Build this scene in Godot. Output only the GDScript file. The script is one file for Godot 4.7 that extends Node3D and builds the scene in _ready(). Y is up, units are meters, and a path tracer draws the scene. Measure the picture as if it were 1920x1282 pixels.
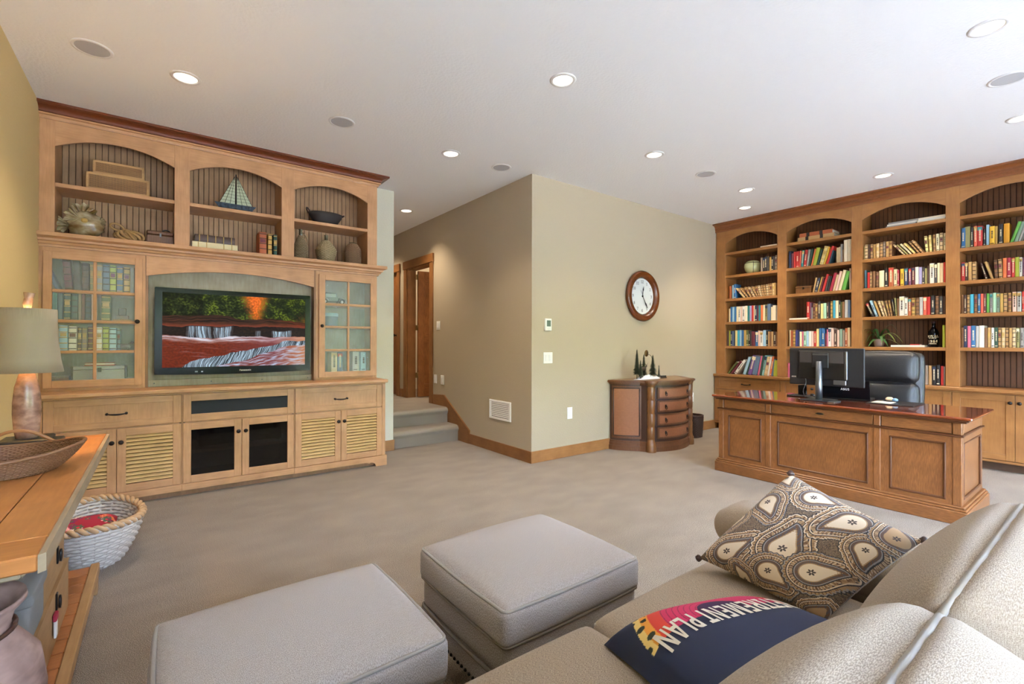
extends Node3D
# World axes: x runs along the television wall, y is up, depth d = -z runs away from the window wall.

const CEIL := 3.05
const XL := -0.72      # left wall
const DT := 5.28       # television wall
const XC := 3.14       # hall wall
const DC := 3.84       # clock wall
const XR := 7.06       # bookcase wall
const DW := -1.9       # window wall
const XS := 2.215      # end of the television wall, where the hall begins

var S: SurfaceTool
var T := Transform3D.IDENTITY
var M := {}
var taken := {}
var rng := RandomNumberGenerator.new()
var uvs := false

# ---------------------------------------------------------------- nodes
func numbered(called: String) -> String:
	var n: int = taken.get(called, 0)
	taken[called] = n + 1
	return called if n == 0 else "%s_%03d" % [called, n]

func tag(o: Node3D, label: String, category := "", group := "", kind := "") -> Node3D:
	if label != "": o.set_meta("label", label)
	if category != "": o.set_meta("category", category)
	if group != "": o.set_meta("group", group)
	if kind != "": o.set_meta("kind", kind)
	return o

func at(x: float, y: float, d: float) -> Vector3:
	return Vector3(x, y, -d)

# a thing: a node at its base; shapes are then given in world axes
func thing(called: String, label: String, category: String, p: Vector3, group := "") -> Node3D:
	var o := Node3D.new()
	o.name = numbered(called)
	add_child(o)
	o.position = p
	T = Transform3D(Basis(), -p)
	return tag(o, label, category, group)

# a thing with axes of its own; shapes are then given in those axes
func placed(called: String, label: String, category: String, x: Transform3D, group := "") -> Node3D:
	var o := Node3D.new()
	o.name = numbered(called)
	add_child(o)
	o.transform = x
	T = Transform3D.IDENTITY
	return tag(o, label, category, group)

func begin(with_uv := false) -> void:
	S = SurfaceTool.new()
	S.begin(Mesh.PRIMITIVE_TRIANGLES)
	S.set_smooth_group(-1)
	uvs = with_uv

func fin(called: String, mat: Material, parent: Node3D) -> MeshInstance3D:
	S.generate_normals()
	S.set_material(mat)
	var o := MeshInstance3D.new()
	o.mesh = S.commit()
	o.name = called
	parent.add_child(o, true)
	return o

func put(called: String, mesh: Mesh, parent: Node3D) -> MeshInstance3D:
	var o := MeshInstance3D.new()
	o.mesh = mesh
	o.name = called
	parent.add_child(o, true)
	return o

func solo(called: String, label: String, category: String, mat: Material, group := "") -> MeshInstance3D:
	var o := fin(numbered(called), mat, self)
	tag(o, label, category, group)
	return o

func struct(called: String, mat: Material, label := "") -> MeshInstance3D:
	var o := fin(numbered(called), mat, self)
	o.set_meta("kind", "structure")
	if label != "": o.set_meta("label", label)
	return o

# ---------------------------------------------------------------- shapes
func tri(a: Vector3, b: Vector3, c: Vector3) -> void:
	S.add_vertex(T * a); S.add_vertex(T * b); S.add_vertex(T * c)

func q(a: Vector3, b: Vector3, c: Vector3, d: Vector3, out: Vector3) -> void:
	var n := (b - a).cross(c - a) + (c - a).cross(d - a)
	if n.dot(out) > 0.0:
		tri(a, c, b); tri(a, d, c)
	else:
		tri(a, b, c); tri(a, c, d)

func t3(a: Vector3, b: Vector3, c: Vector3, out: Vector3) -> void:
	if (b - a).cross(c - a).dot(out) > 0.0: tri(a, c, b)
	else: tri(a, b, c)

# chamfered box, x y z
func b3(x0: float, x1: float, y0: float, y1: float, z0: float, z1: float, bev := 0.0) -> void:
	S.set_smooth_group(-1)
	var c := Vector3(x0 + x1, y0 + y1, z0 + z1) * 0.5
	var h := Vector3(absf(x1 - x0), absf(y1 - y0), absf(z1 - z0)) * 0.5
	bev = minf(bev, minf(h.x, minf(h.y, h.z)) * 0.6)
	if bev <= 0.0:
		for ax in 3:
			var u := (ax + 1) % 3
			var v := (ax + 2) % 3
			for s in [-1.0, 1.0]:
				var pts := []
				for k in [[-1, -1], [1, -1], [1, 1], [-1, 1]]:
					var p := Vector3()
					p[ax] = s * h[ax]; p[u] = k[0] * h[u]; p[v] = k[1] * h[v]
					pts.append(c + p)
				var o := Vector3(); o[ax] = s
				q(pts[0], pts[1], pts[2], pts[3], o)
		return
	var P := func(ax: int, sg: Vector3) -> Vector3:
		var p := Vector3()
		for k in 3: p[k] = sg[k] * (h[k] if k == ax else h[k] - bev)
		return c + p
	for ax in 3:
		var u := (ax + 1) % 3
		var v := (ax + 2) % 3
		for s in [-1.0, 1.0]:
			var pts := []
			for k in [[-1, -1], [1, -1], [1, 1], [-1, 1]]:
				var sg := Vector3(); sg[ax] = s; sg[u] = k[0]; sg[v] = k[1]
				pts.append(P.call(ax, sg))
			var o := Vector3(); o[ax] = s
			q(pts[0], pts[1], pts[2], pts[3], o)
		# edges along ax
		for k in [[-1, -1], [1, -1], [1, 1], [-1, 1]]:
			var a := Vector3(); a[ax] = -1; a[u] = k[0]; a[v] = k[1]
			var b := a; b[ax] = 1
			var o2 := Vector3(); o2[u] = k[0]; o2[v] = k[1]
			q(P.call(u, a), P.call(u, b), P.call(v, b), P.call(v, a), o2)
	for sx in [-1, 1]:
		for sy in [-1, 1]:
			for sz in [-1, 1]:
				var sg2 := Vector3(sx, sy, sz)
				t3(P.call(0, sg2), P.call(1, sg2), P.call(2, sg2), sg2)

# the same in x, y, depth
func bd(x0: float, x1: float, y0: float, y1: float, d0: float, d1: float, bev := 0.0) -> void:
	b3(x0, x1, y0, y1, -d1, -d0, bev)

func part_b(called: String, mat: Material, parent: Node3D, x0: float, x1: float, y0: float, y1: float, z0: float, z1: float, bev := 0.0) -> MeshInstance3D:
	begin(); b3(x0, x1, y0, y1, z0, z1, bev)
	return fin(called, mat, parent)

# several alike pieces, each a mesh of its own
func pieces(called: String, mat: Material, parent: Node3D, list: Array, bev := 0.0) -> void:
	for e in list:
		part_b(called, mat, parent, e[0], e[1], e[2], e[3], e[4], e[5], bev)

func part_d(called: String, mat: Material, parent: Node3D, x0: float, x1: float, y0: float, y1: float, d0: float, d1: float, bev := 0.0) -> MeshInstance3D:
	return part_b(called, mat, parent, x0, x1, y0, y1, -d1, -d0, bev)

# a polygon in the plane across axis ax (0: z,y  1: x,z  2: x,y), extruded from a to b along it
func prism(poly: PackedVector2Array, ax: int, a: float, b: float) -> void:
	S.set_smooth_group(-1)
	var m := func(p: Vector2, t: float) -> Vector3:
		return Vector3(t, p.y, p.x) if ax == 0 else (Vector3(p.x, t, p.y) if ax == 1 else Vector3(p.x, p.y, t))
	var ids := Geometry2D.triangulate_polygon(poly)
	var o := Vector3(); o[ax] = signf(b - a)
	for i in range(0, ids.size(), 3):
		t3(m.call(poly[ids[i]], b), m.call(poly[ids[i + 1]], b), m.call(poly[ids[i + 2]], b), o)
		t3(m.call(poly[ids[i]], a), m.call(poly[ids[i + 1]], a), m.call(poly[ids[i + 2]], a), -o)
	var cw := Geometry2D.is_polygon_clockwise(poly)
	for i in poly.size():
		var p := poly[i]
		var r := poly[(i + 1) % poly.size()]
		var e := r - p
		var n := Vector2(e.y, -e.x) * (-1.0 if cw else 1.0)
		var out: Vector3 = m.call(n, 0.0)
		q(m.call(p, a), m.call(r, a), m.call(r, b), m.call(p, b), out)

# revolved profile of (radius, y) points about the vertical through c; sx, sz stretch it
func lathe(c: Vector3, prof: Array, segs := 24, sx := 1.0, sz := 1.0, smooth := true, axis := 1) -> void:
	var n := prof.size()
	for i in n - 1:
		var p: Vector2 = prof[i]
		var r: Vector2 = prof[i + 1]
		if p.is_equal_approx(r): continue
		S.set_smooth_group(1 if smooth else i + 1)
		var e := r - p
		for k in segs:
			var a := TAU * k / segs
			var b := TAU * ((k + 1) % segs) / segs
			var f := func(pp: Vector2, t: float) -> Vector3:
				var v := Vector3(cos(t) * pp.x * sx, pp.y, sin(t) * pp.x * sz)
				if axis == 0: v = Vector3(v.y, v.x, v.z)
				elif axis == 2: v = Vector3(v.x, v.z, v.y)
				return (c + v).snappedf(0.000001)
			var mid := (a + TAU * (k + 1) / segs) * 0.5
			var out := Vector3(cos(mid) * e.y, -e.x, sin(mid) * e.y)
			if axis == 0: out = Vector3(out.y, out.x, out.z)
			elif axis == 2: out = Vector3(out.x, out.z, out.y)
			if p.x < 1e-6: t3(f.call(p, a), f.call(r, a), f.call(r, b), out)
			elif r.x < 1e-6: t3(f.call(p, a), f.call(r, a), f.call(p, b), out)
			else: q(f.call(p, a), f.call(r, a), f.call(r, b), f.call(p, b), out)

# a tube through points, radius constant or one per point
func tube(pts: Array, rad, segs := 6, closed := false) -> void:
	S.set_smooth_group(1)
	var n := pts.size()
	if n < 2: return
	var rings := []
	var up := Vector3.UP
	var last := Vector3.ZERO
	for i in n:
		var a: Vector3 = pts[(i - 1 + n) % n] if closed else pts[maxi(i - 1, 0)]
		var b: Vector3 = pts[(i + 1) % n] if closed else pts[mini(i + 1, n - 1)]
		var t := (b - a).normalized()
		if i == 0:
			up = Vector3.UP if absf(t.y) < 0.9 else Vector3.RIGHT
		up = (up - t * up.dot(t)).normalized()
		var s := t.cross(up)
		var r: float = rad[i] if rad is Array else rad
		var ring := []
		for k in segs:
			var w := TAU * k / segs
			ring.append(pts[i] + (up * cos(w) + s * sin(w)) * r)
		rings.append(ring)
		last = t
	for i in (n if closed else n - 1):
		var A: Array = rings[i]
		var B: Array = rings[(i + 1) % n]
		var cc: Vector3 = (pts[i] + pts[(i + 1) % n]) * 0.5
		for k in segs:
			var k2 := (k + 1) % segs
			q(A[k], A[k2], B[k2], B[k], (A[k] + A[k2] + B[k] + B[k2]) * 0.25 - cc)
	if not closed:
		var t0: Vector3 = (pts[0] - pts[1])
		var t1: Vector3 = (pts[n - 1] - pts[n - 2])
		for k in range(1, segs - 1):
			t3(rings[0][0], rings[0][k], rings[0][k + 1], t0)
			t3(rings[n - 1][0], rings[n - 1][k], rings[n - 1][k + 1], t1)

# surface f(u, v), 0..1 each; out is a hint at the side that faces outwards
func grid(nu: int, nv: int, f: Callable, flip := false, group := 1) -> void:
	S.set_smooth_group(group)
	var P := []
	for j in nv + 1:
		for i in nu + 1:
			P.append((f.call(float(i) / nu, float(j) / nv) as Vector3).snappedf(0.00001))
	for j in nv:
		for i in nu:
			var ids := [j * (nu + 1) + i, j * (nu + 1) + i + 1, (j + 1) * (nu + 1) + i + 1, (j + 1) * (nu + 1) + i]
			var order := [0, 2, 1, 0, 3, 2] if not flip else [0, 1, 2, 0, 2, 3]
			for o in order:
				if uvs: S.set_uv(Vector2(float(ids[o] % (nu + 1)) / nu, float(ids[o] / (nu + 1)) / nv))
				S.add_vertex(T * P[ids[o]])

# cushion: a box with rounded edges whose faces swell; size is full size; bulge per axis
func soft(c: Vector3, size: Vector3, r: float, bulge: Vector3, n := 14, basis := Basis(), group := 1, warp = null) -> void:
	S.set_smooth_group(group)
	var h := size * 0.5
	var inner := h - Vector3.ONE * r
	var f := func(p: Vector3) -> Vector3:      # p on the unit cube surface
		var b := p * h
		var k := Vector3(clampf(b.x, -inner.x, inner.x), clampf(b.y, -inner.y, inner.y), clampf(b.z, -inner.z, inner.z))
		var d := b - k
		var o := k + (d.normalized() * r if d.length() > 1e-6 else Vector3.ZERO)
		var s := Vector3(1 - p.x * p.x, 1 - p.y * p.y, 1 - p.z * p.z)
		o.x += signf(p.x) * p.x * p.x * bulge.x * s.y * s.z
		o.y += signf(p.y) * p.y * p.y * bulge.y * pow(s.x * s.z, 0.6)
		o.z += signf(p.z) * p.z * p.z * bulge.z * s.y * s.x
		if warp != null: o = warp.call(p, o)
		return (c + basis * o).snappedf(0.00001)
	# denser samples near the edges so that the rounding shows
	var line := []
	for i in n + 1:
		var t := -1.0 + 2.0 * i / n
		line.append(sin(t * PI * 0.5) * 0.55 + t * 0.45)
	line[0] = -1.0; line[n] = 1.0
	for ax in 3:
		var u := (ax + 1) % 3
		var v := (ax + 2) % 3
		for s in [-1.0, 1.0]:
			for i in n:
				for j in n:
					var quad := []
					for k in [[0, 0], [1, 0], [1, 1], [0, 1]]:
						var p := Vector3(); p[ax] = s; p[u] = line[i + k[0]]; p[v] = line[j + k[1]]
						quad.append(f.call(p))
					q(quad[0], quad[1], quad[2], quad[3], (quad[0] + quad[2]) * 0.5 - c)

# a moulding: profile of (out, y) swept along mitred path of [point(x, z), mitre direction(x, z)]
func sweep(path: Array, prof: Array) -> void:
	S.set_smooth_group(-1)
	for i in path.size() - 1:
		for k in prof.size() - 1:
			var c := []
			for e in [[i, k], [i + 1, k], [i + 1, k + 1], [i, k + 1]]:
				var p: Vector2 = path[e[0]][0]
				var m: Vector2 = path[e[0]][1]
				var o: Vector2 = prof[e[1]]
				c.append(Vector3(p.x + m.x * o.x, o.y, p.y + m.y * o.x))
			var mm: Vector2 = path[i][1] + path[i + 1][1]
			var e2: Vector2 = prof[k + 1] - prof[k]
			# outward normal of the profile edge, profile listed from bottom to top
			q(c[0], c[1], c[2], c[3], Vector3(mm.x * e2.y, -e2.x * 2.0, mm.y * e2.y))

# lettering as a mesh; the face looks along +z of the transform x, height h metres
func letters(parent: Node3D, text: String, h: float, x: Transform3D, mat: Material, font := "Droid Sans", called := "lettering", bold := false) -> MeshInstance3D:
	var tm := TextMesh.new()
	var sf := SystemFont.new()
	sf.font_names = PackedStringArray([font])
	if bold: sf.font_weight = 700
	tm.font = sf
	tm.text = text
	tm.font_size = 64
	tm.pixel_size = h / 46.0
	tm.depth = h * 0.04
	tm.material = mat
	var o := MeshInstance3D.new()
	o.mesh = tm
	o.name = called
	parent.add_child(o, true)
	o.transform = x
	return o

# ---------------------------------------------------------------- materials
func noise_tex(seed_: int, freq: float, lo: Color, hi: Color, size := 256, type := FastNoiseLite.TYPE_SIMPLEX_SMOOTH, oct := 4, seam := true) -> NoiseTexture2D:
	var n := FastNoiseLite.new()
	n.seed = seed_; n.frequency = freq; n.noise_type = type
	n.fractal_octaves = oct
	var t := NoiseTexture2D.new()
	t.width = size; t.height = size; t.seamless = seam; t.noise = n
	var g := Gradient.new()
	g.set_color(0, lo); g.set_color(1, hi)
	t.color_ramp = g
	return t

func flat(c: Color, rough := 0.6, metal := 0.0) -> StandardMaterial3D:
	var m := StandardMaterial3D.new()
	m.albedo_color = c; m.roughness = rough; m.metallic = metal
	return m

func wood(c: Color, along: int, rough := 0.42, coarse := 1.0, grain := "grain") -> StandardMaterial3D:
	var m := flat(c, rough)
	m.albedo_texture = M[grain]
	m.uv1_triplanar = true
	var s := Vector3.ONE * 5.0 * coarse
	s[along] = 0.45 * coarse
	m.uv1_scale = s
	m.detail_enabled = true
	m.detail_albedo = M.blotch
	m.detail_blend_mode = BaseMaterial3D.BLEND_MODE_MUL
	m.detail_uv_layer = BaseMaterial3D.DETAIL_UV_2
	m.uv2_triplanar = true
	m.uv2_scale = Vector3(1.3, 1.3, 1.3)
	return m

func cloth(c: Color, scale := 9.0, bump := 0.12, rough := 0.95) -> StandardMaterial3D:
	var m := flat(c, rough)
	m.albedo_texture = M.weave
	m.uv1_triplanar = true
	m.uv1_scale = Vector3.ONE * scale
	m.heightmap_enabled = true
	m.heightmap_texture = M.weave_h
	m.heightmap_scale = bump
	m.rim_enabled = true
	m.rim = 0.3
	m.rim_tint = 0.6
	return m

func rgb(r: int, g: int, b: int) -> Color:
	return Color8(r, g, b)

func make_materials() -> void:
	M.grain = noise_tex(3, 0.022, Color(0.92, 0.90, 0.875), Color(1, 1, 1), 512)
	M.grain2 = noise_tex(8, 0.03, Color(0.74, 0.69, 0.63), Color(1, 1, 1), 512)
	M.blotch = noise_tex(11, 0.012, Color(0.87, 0.855, 0.83), Color(1, 1, 1), 256)
	M.weave = noise_tex(21, 0.2, Color(0.5, 0.47, 0.44), Color(1, 1, 1), 512, FastNoiseLite.TYPE_SIMPLEX, 3, false)
	M.weave_h = noise_tex(22, 0.3, Color(0, 0, 0), Color(1, 1, 1), 512, FastNoiseLite.TYPE_SIMPLEX, 2, false)
	M.pile = noise_tex(31, 0.16, Color(0.42, 0.40, 0.38), Color(1, 1, 1), 512, FastNoiseLite.TYPE_SIMPLEX, 3, false)
	M.pile_h = noise_tex(32, 0.2, Color(0, 0, 0), Color(1, 1, 1), 512, FastNoiseLite.TYPE_SIMPLEX, 3, false)
	M.swirl = noise_tex(41, 0.008, Color(0.92, 0.915, 0.91), Color(1, 1, 1), 512, FastNoiseLite.TYPE_SIMPLEX_SMOOTH, 3)
	M.orange_peel = noise_tex(51, 0.06, Color(0, 0, 0), Color(1, 1, 1), 512, FastNoiseLite.TYPE_SIMPLEX_SMOOTH, 3)
	M.mottle = noise_tex(61, 0.02, Color(0.48, 0.44, 0.43), Color(1, 1, 1), 256, FastNoiseLite.TYPE_SIMPLEX_SMOOTH, 5)

	var cab := rgb(200, 150, 106)
	M.cab_v = wood(cab, 1); M.cab_x = wood(cab, 0); M.cab_z = wood(cab, 2)
	M.cab_dark = wood(rgb(150, 108, 72), 1)
	M.bead = wood(rgb(172, 136, 100), 1, 0.5)
	M.bead_gap = flat(rgb(84, 60, 42), 0.8)
	M.slat = wood(rgb(218, 178, 118), 0)
	M.cherry = wood(rgb(112, 56, 32), 0, 0.3)
	M.cherry_z = wood(rgb(112, 56, 32), 2, 0.3)
	M.niche = wood(rgb(176, 168, 150), 1, 0.6)
	var lib := rgb(170, 118, 66)
	M.lib_v = wood(lib, 1, 0.38); M.lib_x = wood(lib, 0, 0.38); M.lib_z = wood(lib, 2, 0.38)
	M.lib_back = wood(rgb(104, 66, 38), 1, 0.5)
	M.lib_gap = flat(rgb(40, 22, 12), 0.8)
	M.lib_crown = wood(rgb(138, 82, 44), 0, 0.32)
	M.lib_toe = wood(rgb(92, 62, 36), 0, 0.6)
	var dk := rgb(156, 102, 56)
	M.desk_v = wood(dk, 1, 0.34, 2.0, "grain2"); M.desk_z = wood(dk, 2, 0.34, 2.0, "grain2"); M.desk_x = wood(dk, 0, 0.34, 2.0, "grain2")
	M.desk_glaze = wood(rgb(96, 54, 26), 2, 0.35)
	M.desk_top = wood(rgb(138, 66, 34), 2, 0.12)
	M.desk_top.clearcoat_enabled = true; M.desk_top.clearcoat = 1.0; M.desk_top.clearcoat_roughness = 0.06
	M.trim_x = wood(rgb(168, 118, 70), 0); M.trim_z = wood(rgb(150, 100, 54), 2); M.trim_v = wood(rgb(150, 100, 54), 1)
	M.door_v = wood(rgb(172, 112, 62), 1, 0.4, 1.2, "grain2"); M.door_x = wood(rgb(172, 112, 62), 0, 0.4, 1.2, "grain2")
	M.chest = wood(rgb(126, 84, 56), 1, 0.38, 1.2, "grain2")
	M.chest_col = wood(rgb(128, 86, 48), 1, 0.3)
	M.chest_dark = flat(rgb(66, 42, 32), 0.45)
	M.table = wood(rgb(198, 132, 72), 2, 0.4); M.table_x = wood(rgb(190, 124, 66), 0, 0.4)
	M.table_edge = wood(rgb(170, 150, 122), 2, 0.7)
	M.slat_floor = wood(rgb(176, 112, 62), 0, 0.45)
	M.crate = wood(rgb(176, 138, 92), 2, 0.6)

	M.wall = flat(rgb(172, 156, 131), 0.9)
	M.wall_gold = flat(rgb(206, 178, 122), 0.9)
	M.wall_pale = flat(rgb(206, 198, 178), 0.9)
	for k in ["wall", "wall_gold", "wall_pale"]:
		var w: StandardMaterial3D = M[k]
		w.heightmap_enabled = true; w.heightmap_texture = M.orange_peel; w.heightmap_scale = 0.08
		w.uv1_triplanar = true; w.uv1_scale = Vector3.ONE * 1.6
	M.ceiling = flat(rgb(241, 239, 237), 0.95)
	M.ceiling.heightmap_enabled = true; M.ceiling.heightmap_texture = M.orange_peel; M.ceiling.heightmap_scale = 0.14
	M.ceiling.uv1_triplanar = true; M.ceiling.uv1_scale = Vector3.ONE * 1.2
	M.carpet = flat(rgb(240, 219, 194), 1.0)
	M.carpet.albedo_texture = M.pile
	M.carpet.uv1_triplanar = true; M.carpet.uv1_scale = Vector3.ONE * 2.2
	M.carpet.heightmap_enabled = true; M.carpet.heightmap_texture = M.pile_h; M.carpet.heightmap_scale = 1.2
	M.carpet.detail_enabled = true; M.carpet.detail_albedo = M.swirl; M.carpet.detail_blend_mode = BaseMaterial3D.BLEND_MODE_MUL
	M.carpet.detail_uv_layer = BaseMaterial3D.DETAIL_UV_2; M.carpet.uv2_triplanar = true; M.carpet.uv2_scale = Vector3(0.5, 0.5, 0.9)
	M.carpet.rim_enabled = true; M.carpet.rim = 0.4

	M.fabric = cloth(rgb(198, 181, 160), 7.0, 0.05)
	M.fabric.uv1_scale = Vector3(1.4, 5.0, 5.0)
	M.ottoman = cloth(rgb(206, 195, 185), 6.0, 0.05)
	M.ottoman.uv1_scale = Vector3(4.5, 1.5, 2.6)
	M.piping = cloth(rgb(224, 216, 202), 20.0, 0.1)
	M.welt = cloth(rgb(160, 148, 132), 20.0, 0.05)
	M.shade = cloth(rgb(206, 188, 160), 8.0, 0.04)
	M.shade.backlight_enabled = true; M.shade.backlight = Color(0.3, 0.28, 0.24)
	M.linen = cloth(rgb(206, 204, 194), 14.0, 0.3)
	M.navy = cloth(rgb(30, 38, 66), 14.0, 0.05, 0.8)
	M.black = flat(rgb(14, 14, 15), 0.35)
	M.matte_black = flat(rgb(22, 21, 22), 0.55)
	M.gloss = flat(rgb(12, 13, 16), 0.2)
	M.gloss.metallic_specular = 0.3
	M.bronze = flat(rgb(34, 28, 26), 0.35, 0.6)
	M.steel = flat(rgb(120, 122, 124), 0.3, 0.85)
	M.brass = flat(rgb(128, 104, 66), 0.4, 0.8)
	M.white = flat(rgb(232, 228, 220), 0.5)
	M.paper = flat(rgb(226, 214, 190), 0.9)
	M.print_light = flat(rgb(222, 206, 168), 0.7)
	M.print_dark = flat(rgb(52, 36, 30), 0.7)
	M.print_gold = flat(rgb(184, 148, 76), 0.5)
	M.leather = flat(rgb(28, 27, 28), 0.34)
	M.leather.heightmap_enabled = true; M.leather.heightmap_texture = M.orange_peel; M.leather.heightmap_scale = 0.12
	M.leather.uv1_triplanar = true; M.leather.uv1_scale = Vector3.ONE * 5.0
	M.leather_panel = flat(rgb(146, 94, 62), 0.55)
	M.leather_panel.albedo_texture = M.grain; M.leather_panel.uv1_triplanar = true; M.leather_panel.uv1_scale = Vector3.ONE * 3.0
	M.glass = flat(Color(0.9, 0.95, 0.93, 0.06), 0.04)
	M.glass.transparency = BaseMaterial3D.TRANSPARENCY_ALPHA
	M.seeded = flat(Color(0.9, 0.96, 0.94, 0.05), 0.04)
	M.seeded.transparency = BaseMaterial3D.TRANSPARENCY_ALPHA
	M.seeded.heightmap_enabled = true; M.seeded.heightmap_texture = M.orange_peel; M.seeded.heightmap_scale = 0.10
	M.seeded.uv1_triplanar = true; M.seeded.uv1_scale = Vector3.ONE * 5.0
	M.smoked = flat(Color(0.03, 0.03, 0.035, 0.72), 0.05)
	M.smoked.transparency = BaseMaterial3D.TRANSPARENCY_ALPHA
	M.grille = flat(rgb(36, 38, 42), 0.9)
	M.lamp_face = flat(Color(1, 1, 1), 0.5)
	M.lamp_face.emission_enabled = true; M.lamp_face.emission = Color(1.0, 0.95, 0.86); M.lamp_face.emission_energy_multiplier = 3.0
	M.speaker_cloth = flat(rgb(176, 172, 168), 0.95)
	M.ring = flat(rgb(226, 222, 218), 0.6)

func light_room() -> void:
	var cam := Camera3D.new()
	cam.name = "camera"
	cam.fov = rad_to_deg(2.0 * atan(641.0 / 883.25))
	cam.near = 0.02
	cam.position = Vector3(0, 1.263, 0)
	cam.rotation_order = EULER_ORDER_YXZ
	cam.rotation = Vector3(atan(2.4 / 883.25), -deg_to_rad(36.88), deg_to_rad(0.143))
	add_child(cam)
	cam.current = true

	var env := Environment.new()
	env.background_mode = Environment.BG_SKY
	var sky := Sky.new()
	var sm := ProceduralSkyMaterial.new()
	sm.sky_top_color = Color(0.66, 0.77, 0.95)
	sm.sky_horizon_color = Color(0.86, 0.92, 1.0)
	sm.ground_bottom_color = Color(0.3, 0.32, 0.26)
	sm.ground_horizon_color = Color(0.6, 0.64, 0.6)
	sm.sky_energy_multiplier = 1.0
	sky.sky_material = sm
	env.sky = sky
	env.background_energy_multiplier = SKY
	env.tonemap_mode = Environment.TONE_MAPPER_LINEAR
	env.tonemap_exposure = EXPOSURE
	env.sdfgi_enabled = true; env.ssao_enabled = true; env.ssil_enabled = true
	var we := WorldEnvironment.new()
	we.name = "environment"
	we.environment = env
	add_child(we)

	var sun := DirectionalLight3D.new()
	sun.name = "sun"
	sun.light_energy = SUN
	sun.light_color = Color(1.0, 0.96, 0.88)
	sun.light_angular_distance = 0.6
	sun.shadow_enabled = true
	sun.rotation = Vector3(deg_to_rad(-52), deg_to_rad(160), 0)   # stands high behind the house; the windows face away from it
	add_child(sun)

const SKY := 60.0
const SUN := 30.0
const EXPOSURE := 1.16
const SPOT := 2.15

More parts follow.
